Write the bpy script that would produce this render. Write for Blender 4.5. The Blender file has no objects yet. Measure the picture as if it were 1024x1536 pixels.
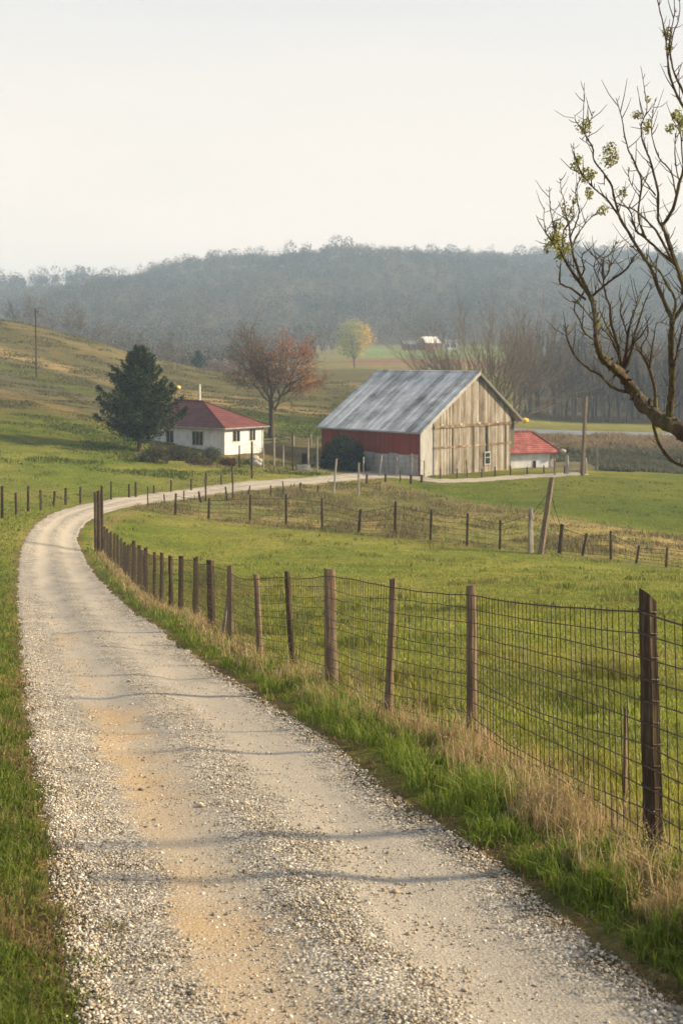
import bpy, math, random
import numpy as np
from mathutils import Vector, Matrix
R = math.radians
scene = bpy.context.scene
COL = scene.collection

# ------------------------------------------------------------------ camera, sky, sun, exposure
F = 2000.0            # focal length in pixels of a 1024 x 1536 frame
HX, HY = 512.0, 530.0  # where the level line of sight meets that frame
cam_d = bpy.data.cameras.new('camera')
cam = bpy.data.objects.new('camera', cam_d); COL.objects.link(cam)
cam_d.sensor_fit = 'VERTICAL'; cam_d.sensor_height = 36; cam_d.sensor_width = 24
cam_d.lens = F / 1536 * 36
cam_d.shift_y = -(768 - HY) / 1536
cam_d.clip_start = 0.1; cam_d.clip_end = 9000
cam_d.dof.use_dof = True; cam_d.dof.focus_distance = 13.0; cam_d.dof.aperture_fstop = 4.5
cam.location = (0, 0, 0); cam.rotation_euler = (R(90), 0, 0)
scene.camera = cam

SUN_EL, SUN_AZ = 26.0, 1.0     # elevation; azimuth counter-clockwise from +X
world = bpy.data.worlds.new('World'); scene.world = world; world.use_nodes = True
nt = world.node_tree; nt.nodes.clear()
wo = nt.nodes.new('ShaderNodeOutputWorld'); bg = nt.nodes.new('ShaderNodeBackground')
sky = nt.nodes.new('ShaderNodeTexSky'); sky.sky_type = 'NISHITA'; sky.sun_disc = False
sky.sun_elevation = R(SUN_EL); sky.sun_rotation = R(90 - SUN_AZ)
sky.air_density = 1.0; sky.dust_density = 4.0; sky.ozone_density = 1.2; sky.altitude = 100
# thin high overcast veil in front of the clear sky
geo = nt.nodes.new('ShaderNodeTexCoord'); sep = nt.nodes.new('ShaderNodeSeparateXYZ')
nt.links.new(geo.outputs['Generated'], sep.inputs[0])
mp = nt.nodes.new('ShaderNodeMapping'); mp.inputs['Scale'].default_value = (1.2, 1.2, 7)
nt.links.new(geo.outputs['Generated'], mp.inputs[0])
nz = nt.nodes.new('ShaderNodeTexNoise'); nz.inputs['Scale'].default_value = 1.6; nz.inputs['Detail'].default_value = 3
nt.links.new(mp.outputs[0], nz.inputs['Vector'])
ramp = nt.nodes.new('ShaderNodeValToRGB')
ramp.color_ramp.elements[0].position = 0.0; ramp.color_ramp.elements[0].color = (14.0, 10.6, 8.1, 1)
ramp.color_ramp.elements[1].position = 0.30; ramp.color_ramp.elements[1].color = (6.3, 6.15, 5.85, 1)
e = ramp.color_ramp.elements.new(0.07); e.color = (10.2, 8.5, 7.0, 1)
e = ramp.color_ramp.elements.new(0.15); e.color = (8.3, 7.3, 6.2, 1)
e = ramp.color_ramp.elements.new(0.7); e.color = (3.7, 4.1, 4.5, 1)
add = nt.nodes.new('ShaderNodeMath'); add.operation = 'MULTIPLY_ADD'
add.inputs[1].default_value = 0.10; add.inputs[2].default_value = -0.05
nt.links.new(nz.outputs['Fac'], add.inputs[0])
ad2 = nt.nodes.new('ShaderNodeMath'); ad2.operation = 'ADD'; ad2.use_clamp = True
nt.links.new(add.outputs[0], ad2.inputs[0]); nt.links.new(sep.outputs['Z'], ad2.inputs[1])
nt.links.new(ad2.outputs[0], ramp.inputs['Fac'])
mix = nt.nodes.new('ShaderNodeMix'); mix.data_type = 'RGBA'; mix.inputs[0].default_value = 0.8
nt.links.new(sky.outputs[0], mix.inputs[6]); nt.links.new(ramp.outputs[0], mix.inputs[7])
nt.links.new(mix.outputs[2], bg.inputs['Color'])
bg.inputs['Strength'].default_value = 0.075
nt.links.new(bg.outputs[0], wo.inputs['Surface'])

sd = bpy.data.lights.new('sun', 'SUN'); so = bpy.data.objects.new('sun', sd); COL.objects.link(so)
sd.energy = 5.0; sd.angle = R(3.8); sd.color = (1.0, 0.79, 0.49)
el, az = R(SUN_EL), R(SUN_AZ)
SUNV = Vector((math.cos(el) * math.cos(az), math.cos(el) * math.sin(az), math.sin(el)))
so.rotation_euler = SUNV.to_track_quat('Z', 'Y').to_euler(); so.location = (60, 6, 40)
scene.view_settings.view_transform = 'Standard'; scene.view_settings.look = 'None'
scene.view_settings.exposure = 1.06; scene.view_settings.gamma = 1.0
scene.cycles.max_bounces = 6; scene.cycles.diffuse_bounces = 3; scene.cycles.transparent_max_bounces = 8
scene.cycles.volume_bounces = 0; scene.cycles.use_denoising = True
scene.cycles.caustics_reflective = False; scene.cycles.caustics_refractive = False

rng = np.random.default_rng(7)
random.seed(7)

# ------------------------------------------------------------------ noise
def _hash(ix, iy, s):
    h = (ix.astype(np.int64) * 374761393 + iy.astype(np.int64) * 668265263 + s * 1442695041) & 0x7fffffff
    h = ((h ^ (h >> 13)) * 1274126177) & 0x7fffffff
    return ((h ^ (h >> 16)) & 0xffff) / 65535.0
def vnoise(x, y, s=0):
    x = np.asarray(x, float); y = np.asarray(y, float)
    ix = np.floor(x); iy = np.floor(y); fx = x - ix; fy = y - iy
    fx = fx * fx * (3 - 2 * fx); fy = fy * fy * (3 - 2 * fy)
    a = _hash(ix, iy, s); b = _hash(ix + 1, iy, s); c = _hash(ix, iy + 1, s); d = _hash(ix + 1, iy + 1, s)
    return (a * (1 - fx) + b * fx) * (1 - fy) + (c * (1 - fx) + d * fx) * fy
def fbm(x, y, s=0, o=4):
    t = 0; a = .5; n = 0
    for k in range(o):
        t = t + a * vnoise(x * 2 ** k, y * 2 ** k, s + k * 17); n += a; a *= .5
    return t / n
def sstep(a, b, x):
    t = np.clip((x - a) / (b - a), 0, 1); return t * t * (3 - 2 * t)

# ------------------------------------------------------------------ terrain heights
PXC = np.array([-900, -300, 0, 100, 200, 300, 400, 550, 700, 850, 1024, 1300, 1900], float)
T = {
 75:  [-11.2,-10.8,-10.3,-10.9,-11.3,-11.3,-11.3,-11.4,-11.6,-11.9,-12.4,-12.8,-13],
 80:  [-10.9,-10.4,-10.0,-10.8,-11.3,-11.45,-11.5,-11.5,-11.8,-12.2,-12.9,-13.2,-13.5],
 95:  [-10.6,-10.3,-10.4,-10.7,-11.1,-11.7,-11.8,-11.9,-12.1,-12.5,-13.0,-13.4,-13.8],
 110: [-9.8,-10.0,-10.2,-10.6,-11.1,-11.8,-12.0,-12.1,-12.3,-12.6,-13.0,-13.4,-14],
 140: [-6.5,-7.6,-8.2,-8.9,-9.7,-10.4,-11.1,-12.2,-12.5,-12.6,-12.8,-13.4,-14],
 170: [-2.5,-4.4,-5.5,-6.7,-7.8,-8.8,-9.8,-11.3,-12.3,-12.6,-12.8,-13.4,-14],
 220: [3,-1.0,-3.4,-5.0,-6.4,-7.5,-8.3,-9.7,-12.0,-12.7,-13.0,-13.6,-14],
 260: [8,4.5,2.3,-0.2,-3.0,-5.2,-6.9,-8.2,-10.8,-12.8,-13.2,-13.8,-14],
 300: [14,10.5,8.2,5.2,0.7,-3.0,-6.3,-7.5,-10,-13.0,-13.5,-14,-14],
 340: [15,11.5,8.5,4.0,-0.8,-5.0,-7.3,-6.3,-8.5,-13,-13.5,-14,-14],
 450: [4,2,0,-3,-6,-7,-4.5,-3.4,-3.4,-9,-12,-14,-14],
 700: [2,2,2,1,1,1,1.2,1.6,1.6,-1,-3,-6,-6],
 780: [7,7,7,7,7,6,5,4.5,4.5,4,3,0,0],
 1000:[30,32,34,35,36,38,40,43,44,40,38,35,35],
 1300:[52,60,64,69,73,80,89,95,95,92,88,80,75],
 1700:[30,35,40,44,48,55,60,66,66,64,60,55,50],
 3200:[-10]*13 }
near = [(-8, -0.85), (0, -1.98), (8.5, -3.24), (14, -4.05), (20, -4.95), (30, -6.3), (44, -8.15), (60, -9.95)]
rows_d = [d for d, _ in near] + list(T)
rows_z = np.array([[z] * 13 for _, z in near] + list(T.values()), float)
ldr = np.log(np.array(rows_d) + 10.0)
NI, NJ = 620, 380
ii = np.arange(NI) / (NI - 1); jj = np.arange(NJ) / (NJ - 1)
LN0, LN1 = math.log(2.0), math.log(3100.0)
UMAX = 1.15
jw = (jj * 2 - 1); jw = UMAX * (0.45 * jw + 0.55 * jw ** 3)      # finer columns in the middle
Yg = np.exp(LN0 + (LN1 - LN0) * ii) - 8.0
YY, UU = np.meshgrid(Yg, jw, indexing='ij')
XX = UU * (YY + 8.0)
pxg = np.clip(512 + F * XX / np.maximum(YY, 4.0), -900, 1900)
li = np.log(np.maximum(YY, -7.9) + 10.0)
k = np.clip(np.searchsorted(ldr, li) - 1, 0, len(ldr) - 2)
tt = (li - ldr[k]) / (ldr[k + 1] - ldr[k])
m = np.clip(np.searchsorted(PXC, pxg) - 1, 0, 11)
ss = (pxg - PXC[m]) / (PXC[m + 1] - PXC[m])
ZZ = ((rows_z[k, m] * (1 - ss) + rows_z[k, m + 1] * ss) * (1 - tt) + (rows_z[k + 1, m] * (1 - ss) + rows_z[k + 1, m + 1] * ss) * tt)
def blur(a, n, ax):
    for _ in range(n):
        p = np.pad(a, [(1, 1) if q == ax else (0, 0) for q in (0, 1)], mode='edge')
        s0 = p[:-2] if ax == 0 else p[:, :-2]; s2 = p[2:] if ax == 0 else p[:, 2:]
        a = (s0 + 2 * a + s2) / 4
    return a
ZZ = blur(ZZ, 14, 0); ZZ = blur(ZZ, 20, 1)
# undulations: small in the pasture, hollows and spurs on the wooded hill
ZZ += (fbm(XX / 1.7, YY / 1.7, 3, 3) - .5) * 0.22 * sstep(9, 14, YY) * sstep(.6, 2.5, np.abs(XX + .3))  * (1 - sstep(150, 250, YY))
ZZ += (fbm(XX / 25, YY / 25, 5, 3) - .5) * 0.5 * sstep(30, 90, YY) * (1 - .6 * sstep(500, 600, YY))
ZZ += (fbm(XX / 130, YY / 160, 9, 3) - .5) * 34 * sstep(780, 1000, YY)

def gz(X, Y):
    X = np.asarray(X, float); Y = np.asarray(Y, float)
    fi = (np.log(np.maximum(Y + 8, 2.0)) - LN0) / (LN1 - LN0) * (NI - 1)
    u = X / (Y + 8.0)
    fj = np.interp(u, jw, np.arange(NJ))
    i0 = np.clip(np.floor(fi).astype(int), 0, NI - 2); j0 = np.clip(np.floor(fj).astype(int), 0, NJ - 2)
    a = fi - i0; b = fj - j0
    return (ZZ[i0, j0] * (1 - a) + ZZ[i0 + 1, j0] * a) * (1 - b) + (ZZ[i0, j0 + 1] * (1 - a) + ZZ[i0 + 1, j0 + 1] * a) * b
_dd = np.exp(np.linspace(math.log(3.0), math.log(1600), 2600))
def hit(px, py, dmin=3.0, dmax=1600):
    """distance at which the line of sight through a point of the frame first meets the land"""
    X = (px - HX) / F * _dd; z = gz(X, _dd); y = HY - F * z / _dd
    ok = (y <= py) & (_dd >= dmin) & (_dd <= dmax)
    if not ok.any():
        sel = (_dd >= dmin) & (_dd <= dmax); q = np.argmin(np.where(sel, abs(y - py), 1e9)); return float(_dd[q])
    q = int(np.argmax(ok))
    if q > 0 and _dd[q - 1] >= dmin:
        y0, y1 = y[q - 1], y[q]; f = (y0 - py) / (y0 - y1 + 1e-9); f = min(max(f, 0), 1)
        return float(_dd[q - 1] * (1 - f) + _dd[q] * f)
    return float(_dd[q])
def at(px, py, dmin=3.0, dmax=1600):
    d = hit(px, py, dmin, dmax); X = (px - HX) / F * d
    return Vector((X, d, float(gz(X, d))))
def on(px, d):
    X = (px - HX) / F * d; return Vector((X, d, float(gz(X, d))))

# ------------------------------------------------------------------ materials
def new_mat(name):
    m = bpy.data.materials.new(name); m.use_nodes = True; t = m.node_tree
    b = t.nodes['Principled BSDF']; return m, t, b
def N(t, kind, **kw):
    n = t.nodes.new('ShaderNode' + kind)
    for a, v in kw.items(): setattr(n, a, v)
    return n
def coords(t, scale=(1, 1, 1), kind='Object', rot=(0, 0, 0)):
    c = N(t, 'TexCoord'); m = N(t, 'Mapping'); m.inputs['Scale'].default_value = scale; m.inputs['Rotation'].default_value = rot
    t.links.new(c.outputs[kind], m.inputs[0]); return m.outputs[0]
def noise(t, vec, scale, detail=4, rough=.55):
    n = N(t, 'TexNoise'); n.inputs['Scale'].default_value = scale; n.inputs['Detail'].default_value = detail
    n.inputs['Roughness'].default_value = rough; t.links.new(vec, n.inputs['Vector']); return n.outputs['Fac']
def rampn(t, fac, stops):
    r = N(t, 'ValToRGB'); cr = r.color_ramp
    while len(cr.elements) < len(stops): cr.elements.new(0.5)
    for e_, (p, c) in zip(cr.elements, stops): e_.position = p; e_.color = (*c, 1) if len(c) == 3 else c
    t.links.new(fac, r.inputs['Fac']); return r.outputs['Color']
def mixc(t, fac, a, b, mode='MIX'):
    n = N(t, 'Mix', data_type='RGBA', blend_type=mode)
    for sock, v in ((n.inputs[0], fac), (n.inputs[6], a), (n.inputs[7], b)):
        if isinstance(v, (int, float)): sock.default_value = v
        elif isinstance(v, tuple): sock.default_value = (*v, 1)
        else: t.links.new(v, sock)
    return n.outputs[2]
def mth(t, op, a, b=0.0, c=0.0, clamp=False):
    n = N(t, 'Math', operation=op, use_clamp=clamp)
    for s_, v in zip(n.inputs, (a, b, c)):
        if isinstance(v, (int, float)): s_.default_value = v
        else: t.links.new(v, s_)
    return n.outputs[0]
def bump(t, b, h, strength=.5, dist=.02):
    n = N(t, 'Bump'); n.inputs['Strength'].default_value = strength; n.inputs['Distance'].default_value = dist
    t.links.new(h, n.inputs['Height']); t.links.new(n.outputs[0], b.inputs['Normal'])
def mat_noise(name, stops, scale=4, stretch=(1, 1, 1), rough=.9, bmp=.3, bd=.02, spec=.2, kind='Object'):
    m, t, b = new_mat(name); v = coords(t, stretch, kind)
    f = noise(t, v, scale); t.links.new(rampn(t, f, stops), b.inputs['Base Color'])
    b.inputs['Roughness'].default_value = rough; b.inputs['Specular IOR Level'].default_value = spec
    if bmp: bump(t, b, noise(t, v, scale * 4), bmp, bd)
    return m
def mat_attr(name, rough=.75, trans=.3, spec=.15):
    """colour carried by the plant itself (each blade or leaf has its own), part of the light passes through"""
    m, t, b = new_mat(name); a = N(t, 'Attribute'); a.attribute_name = 'col'
    t.links.new(a.outputs['Color'], b.inputs['Base Color'])
    b.inputs['Roughness'].default_value = rough; b.inputs['Specular IOR Level'].default_value = spec
    tr = N(t, 'BsdfTranslucent'); t.links.new(a.outputs['Color'], tr.inputs['Color'])
    mx = N(t, 'MixShader'); mx.inputs[0].default_value = trans
    out = t.nodes['Material Output']
    t.links.new(b.outputs[0], mx.inputs[1]); t.links.new(tr.outputs[0], mx.inputs[2]); t.links.new(mx.outputs[0], out.inputs['Surface'])
    return m
def wood_post(name, stops):
    m, t, b = new_mat(name); g = noise(t, coords(t, (1, 1, .035)), 60, 5, .65); bl = noise(t, coords(t, (1, 1, .5)), 5, 4, .6)
    f = mth(t, 'ADD', mth(t, 'MULTIPLY', g, .65), mth(t, 'MULTIPLY', bl, .4)); t.links.new(rampn(t, f, stops), b.inputs['Base Color'])
    b.inputs['Roughness'].default_value = .92; b.inputs['Specular IOR Level'].default_value = .12; bump(t, b, g, 1.0, .012); return m
M = {}
M['blade'] = mat_attr('grass_blades', .55, .45, .3)
M['leaf'] = mat_attr('leaves', .7, .3)
M['needle'] = mat_attr('needles', .7, .12)
M['twig'] = mat_attr('twigs', .9, .0)
M['bark'] = mat_noise('bark', [(.3, (.035, .026, .02)), (.7, (.10, .078, .058))], 3, (1, 1, .25), .95, .6, .03)
M['grey_bark'] = mat_noise('grey_bark', [(.3, (.075, .07, .064)), (.7, (.17, .16, .145))], 2, (1, 1, .2), .95, .3)
M['pale_bark'] = mat_noise('pale_twigs', [(.3, (.13, .105, .085)), (.7, (.24, .20, .165))], 2, (1, 1, .2), .95, .3)
M['post'] = wood_post('post', [(.28, (.05, .036, .026)), (.5, (.14, .105, .075)), (.72, (.30, .235, .165))])
M['post_dark'] = wood_post('post_dark', [(.30, (.015, .011, .008)), (.52, (.05, .037, .027)), (.75, (.17, .13, .09))])
M['post_grey'] = mat_noise('grey_post', [(.3, (.12, .11, .10)), (.7, (.34, .31, .27))], 6, (1, 1, .15), .9, .5)
M['white_post'] = mat_noise('pale_post', [(.3, (.20, .185, .16)), (.7, (.38, .35, .30))], 6, (1, 1, .3), .8, .2)
M['wire'] = mat_noise('rusty_wire', [(.3, (.03, .024, .02)), (.7, (.085, .062, .045))], 14, (1, 1, 1), .6, 0)
M['wire'].node_tree.nodes['Principled BSDF'].inputs['Metallic'].default_value = .3
M['glass'] = mat_noise('window_glass', [(.3, (.015, .018, .02)), (.7, (.03, .035, .04))], 2, (1, 1, 1), .15, 0, spec=.5)
M['dark'] = mat_noise('dark_opening', [(.3, (.012, .010, .009)), (.7, (.03, .026, .022))], 3, bmp=0)
M['sash'] = mat_noise('painted_sash', [(.3, (.45, .45, .43)), (.7, (.6, .6, .57))], 5, bmp=.1)
M['plaster'] = mat_noise('white_plaster', [(.3, (.47, .48, .49)), (.6, (.66, .68, .70))], 1.2, (1, 1, 1), .85, .15)
M['grey_board'] = mat_noise('grey_white_boards', [(.3, (.24, .24, .24)), (.7, (.42, .42, .415))], 2.5, (3, 3, .3), .85, .2)
M['sheet'] = mat_noise('grey_sheet_metal', [(.3, (.18, .175, .17)), (.6, (.34, .33, .32)), (.75, (.30, .20, .14))], 1.2, (1, 1, .5), .6, .2)
M['concrete'] = mat_noise('concrete', [(.3, (.25, .24, .22)), (.7, (.42, .40, .37))], 2, bmp=.2)
M['yellow'] = mat_noise('yellow_paint', [(.3, (.60, .36, .06)), (.7, (.75, .50, .13))], 6, bmp=.1)
M['pale_roof'] = mat_noise('pale_roof', [(.3, (.7, .7, .69)), (.7, (.8, .8, .8))], 1, bmp=0)
M['mauve_wall'] = mat_noise('faded_red_wall', [(.3, (.20, .08, .06)), (.7, (.32, .15, .11))], .6, bmp=0)
M['grey_roof'] = mat_noise('slate_roof', [(.3, (.10, .11, .12)), (.7, (.17, .18, .19))], 1, bmp=0)
# barn boards
def boards(name, stops, w=.24, knots=True):
    m, t, b = new_mat(name); c = N(t, 'TexCoord'); s = N(t, 'SeparateXYZ'); t.links.new(c.outputs['Object'], s.inputs[0])
    u = mth(t, 'DIVIDE', mth(t, 'ADD', s.outputs[0], s.outputs[1]), w)
    cell = mth(t, 'FLOOR', u); fr = mth(t, 'FRACT', u)
    wn = N(t, 'TexWhiteNoise', noise_dimensions='1D'); t.links.new(cell, wn.inputs['W'])
    gap = mth(t, 'LESS_THAN', mth(t, 'ABSOLUTE', mth(t, 'SUBTRACT', fr, .5)), .455)
    v = coords(t, (7, 7, .35)); grain = noise(t, v, 1.3, 6, .6)
    v2 = coords(t, (.5, .5, .25)); blot = noise(t, v2, 1.3, 6, .75)
    f = mth(t, 'ADD', mth(t, 'MULTIPLY', grain, .5), mth(t, 'ADD', mth(t, 'MULTIPLY', wn.outputs['Value'], .22), mth(t, 'MULTIPLY', blot, .45)))
    col = rampn(t, f, stops)
    col = mixc(t, gap, (.05, .038, .028), col)
    t.links.new(col, b.inputs['Base Color']); b.inputs['Roughness'].default_value = .9; b.inputs['Specular IOR Level'].default_value = .15
    bump(t, b, mth(t, 'ADD', mth(t, 'MULTIPLY', gap, .6), mth(t, 'MULTIPLY', grain, .4)), .6, .03)
    return m
M['boards'] = boards('weathered_barn_boards', [(.42, (.06, .047, .036)), (.51, (.165, .138, .108)), (.61, (.27, .245, .21)), (.76, (.43, .405, .37))])
M['rail_wood'] = mat_noise('stained_rail', [(.35, (.07, .048, .03)), (.55, (.20, .145, .09)), (.7, (.40, .33, .25))], 1.1, (1, 1, 2), .9, .3)
M['red_boards'] = boards('red_barn_boards', [(.3, (.13, .022, .016)), (.6, (.20, .036, .026)), (.85, (.25, .06, .045))], .3)
M['old_boards'] = boards('dark_barn_boards', [(.3, (.06, .05, .042)), (.8, (.16, .14, .12))], .24)
# metal barn roof
def roof_metal():
    m, t, b = new_mat('weathered_metal_roof'); v = coords(t, (1, 1, 1)); c = N(t, 'TexCoord'); s = N(t, 'SeparateXYZ'); t.links.new(c.outputs['Object'], s.inputs[0])
    u = mth(t, 'DIVIDE', s.outputs[1], .9); cell = mth(t, 'FLOOR', u); wn = N(t, 'TexWhiteNoise', noise_dimensions='1D'); t.links.new(cell, wn.inputs['W'])
    streak = noise(t, coords(t, (.12, 2.2, .12)), 1.2, 4); blot = noise(t, v, .35, 5, .7)
    f = mth(t, 'ADD', mth(t, 'MULTIPLY', streak, .24), mth(t, 'ADD', mth(t, 'MULTIPLY', blot, .78), mth(t, 'MULTIPLY', wn.outputs['Value'], .14)))
    col = rampn(t, f, [(.38, (.08, .077, .072)), (.47, (.22, .22, .22)), (.56, (.38, .385, .39)), (.68, (.60, .605, .61))])
    t.links.new(col, b.inputs['Base Color']); b.inputs['Roughness'].default_value = .55; b.inputs['Metallic'].default_value = .15
    w = N(t, 'TexWave', bands_direction='Y'); w.inputs['Scale'].default_value = 2.4; t.links.new(v, w.inputs['Vector'])
    bump(t, b, w.outputs['Fac'], .5, .03); return m
M['metal_roof'] = roof_metal()
def roof_tiles(name, stops):
    m, t, b = new_mat(name); v = coords(t); f = noise(t, v, .9, 5, .7)
    w = N(t, 'TexWave', bands_direction='Z'); w.inputs['Scale'].default_value = 1.6; w.inputs['Distortion'].default_value = .6; t.links.new(v, w.inputs['Vector'])
    col = rampn(t, mth(t, 'ADD', mth(t, 'MULTIPLY', f, .8), mth(t, 'MULTIPLY', w.outputs['Fac'], .2)), stops)
    t.links.new(col, b.inputs['Base Color']); b.inputs['Roughness'].default_value = .7; bump(t, b, w.outputs['Fac'], .6, .05); return m
M['red_roof'] = roof_tiles('red_tin_roof', [(.35, (.06, .013, .012)), (.55, (.12, .024, .022)), (.75, (.20, .06, .052))])
M['red_tiles'] = roof_tiles('bright_red_tiles', [(.35, (.13, .024, .022)), (.52, (.23, .045, .04)), (.68, (.45, .18, .15))])
# moss-grown bark of the near tree
m_, t_, b_ = new_mat('mossy_bark'); v_ = coords(t_); f_ = noise(t_, v_, 5, 5, .65); g_ = noise(t_, coords(t_, (1, 1, .4)), 30, 4)
moss = rampn(t_, g_, [(.3, (.03, .03, .009)), (.7, (.12, .105, .03))]); brk = rampn(t_, g_, [(.3, (.018, .013, .009)), (.7, (.10, .07, .045))])
t_.links.new(mixc(t_, rampn(t_, f_, [(.47, (0, 0, 0)), (.62, (1, 1, 1))]), brk, moss), b_.inputs['Base Color'])
b_.inputs['Roughness'].default_value = .95; bump(t_, b_, mth(t_, 'ADD', g_, mth(t_, 'MULTIPLY', noise(t_, coords(t_, (1, 1, .6)), 75, 4, .7), .6)), 1.0, .03); M['mossy'] = m_

# land: cover colour from the mesh, broken up at several scales
m_, t_, b_ = new_mat('meadow_land'); a_ = N(t_, 'Attribute'); a_.attribute_name = 'col'
v_ = coords(t_)
n1 = noise(t_, v_, .35, 5, .6); n2 = noise(t_, v_, 3.5, 5, .65); n3 = noise(t_, v_, 26, 3, .6); n4 = noise(t_, coords(t_, (.012, .05, .05)), 1.0, 6, .6)
sc = rampn(t_, n1, [(.3, (.72, .78, .75)), (.7, (1.25, 1.18, 1.15))])
sc2 = rampn(t_, n2, [(.28, (.55, .6, .55)), (.5, (.98, 1.0, .95)), (.75, (1.4, 1.3, 1.25))])
sc3 = rampn(t_, n3, [(.3, (.6, .6, .6)), (.7, (1.35, 1.35, 1.3))])
sc4 = rampn(t_, n4, [(.3, (.75, .82, .8)), (.7, (1.25, 1.15, 1.05))])
c_ = mixc(t_, 1.0, a_.outputs['Color'], sc, 'MULTIPLY'); c_ = mixc(t_, 1.0, c_, sc2, 'MULTIPLY'); c_ = mixc(t_, .8, c_, sc3, 'MULTIPLY'); c_ = mixc(t_, 1, c_, sc4, 'MULTIPLY')
t_.links.new(c_, b_.inputs['Base Color']); b_.inputs['Roughness'].default_value = .95; b_.inputs['Specular IOR Level'].default_value = .05
bump(t_, b_, mth(t_, 'ADD', mth(t_, 'MULTIPLY', n2, 1.0), mth(t_, 'MULTIPLY', n3, .35)), .9, .12); M['land'] = m_

# gravel lane: pale stones, two worn sandy wheel tracks
m_, t_, b_ = new_mat('gravel_lane'); uv = N(t_, 'UVMap'); uv.uv_map = 'UVMap'; s_ = N(t_, 'SeparateXYZ'); t_.links.new(uv.outputs[0], s_.inputs[0])
v_ = coords(t_)
wob = mth(t_, 'MULTIPLY', mth(t_, 'SUBTRACT', noise(t_, v_, .55, 3), .5), .22)
uu = mth(t_, 'ADD', s_.outputs[0], wob)
def band(c, w): return mth(t_, 'SUBTRACT', 1.0, mth(t_, 'DIVIDE', mth(t_, 'ABSOLUTE', mth(t_, 'SUBTRACT', uu, c)), w), clamp=True)
tr1 = band(.34, .17); tr2 = band(.76, .20)
trk = mth(t_, 'MAXIMUM', tr1, tr2)
br = noise(t_, v_, 6, 5, .7)
trm = rampn(t_, mth(t_, 'ADD', trk, mth(t_, 'MULTIPLY', mth(t_, 'SUBTRACT', br, .5), 1.5)), [(.22, (0, 0, 0)), (.62, (1, 1, 1))])
vo = N(t_, 'TexVoronoi'); vo.inputs['Scale'].default_value = 42; t_.links.new(v_, vo.inputs['Vector'])
vo2 = N(t_, 'TexVoronoi'); vo2.inputs['Scale'].default_value = 95; t_.links.new(v_, vo2.inputs['Vector'])
sp = N(t_, 'SeparateColor'); t_.links.new(vo.outputs['Color'], sp.inputs[0]); sp2 = N(t_, 'SeparateColor'); t_.links.new(vo2.outputs['Color'], sp2.inputs[0])
st = rampn(t_, mth(t_, 'ADD', mth(t_, 'MULTIPLY', sp.outputs[0], .6), mth(t_, 'MULTIPLY', sp2.outputs[0], .4)), [(.12, (.11, .095, .075)), (.4, (.26, .235, .20)), (.65, (.42, .39, .345)), (.9, (.66, .62, .56))])
big = rampn(t_, noise(t_, v_, 1.3, 4, .6), [(.3, (.78, .77, .75)), (.7, (1.12, 1.11, 1.1))])
st = mixc(t_, 1, st, big, 'MULTIPLY')
sand = rampn(t_, noise(t_, v_, 70, 4, .7), [(.3, (.24, .165, .095)), (.5, (.40, .295, .18)), (.72, (.56, .44, .30))])
pale = rampn(t_, noise(t_, v_, 70, 4, .7), [(.3, (.24, .205, .165)), (.5, (.37, .33, .28)), (.72, (.54, .50, .44))])
sand = mixc(t_, rampn(t_, mth(t_, 'ADD', mth(t_, 'ADD', s_.outputs[0], mth(t_, 'MULTIPLY', s_.outputs[1], .012)), mth(t_, 'MULTIPLY', mth(t_, 'SUBTRACT', noise(t_, v_, .4, 3), .5), 1.1)), [(.42, (0, 0, 0)), (.72, (1, 1, 1))]), sand, pale)
t_.links.new(mixc(t_, mth(t_, 'MULTIPLY', N(t_, 'RGBToBW').outputs[0], 1), st, sand), b_.inputs['Base Color'])
bw = [n for n in t_.nodes if n.type == 'RGBTOBW'][0]; t_.links.new(trm, bw.inputs[0])
b_.inputs['Roughness'].default_value = .9; b_.inputs['Specular IOR Level'].default_value = .15
hgt = mth(t_, 'MULTIPLY', mth(t_, 'SUBTRACT', 1.0, vo.outputs['Distance']), mth(t_, 'SUBTRACT', 1.05, bw.outputs[0]))
bump(t_, b_, mth(t_, 'ADD', hgt, mth(t_, 'MULTIPLY', noise(t_, v_, 60, 4), .6)), .9, .018); M['gravel'] = m_
m_, t_, b_ = new_mat('gravel_stones'); a_ = N(t_, 'Attribute'); a_.attribute_name = 'col'; t_.links.new(a_.outputs['Color'], b_.inputs['Base Color'])
b_.inputs['Roughness'].default_value = .9; b_.inputs['Specular IOR Level'].default_value = .2; M['stone'] = m_
M['water'] = mat_noise('grey_road_surface', [(.3, (.13, .15, .18)), (.7, (.19, .21, .24))], .2, bmp=0, rough=.5)

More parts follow.
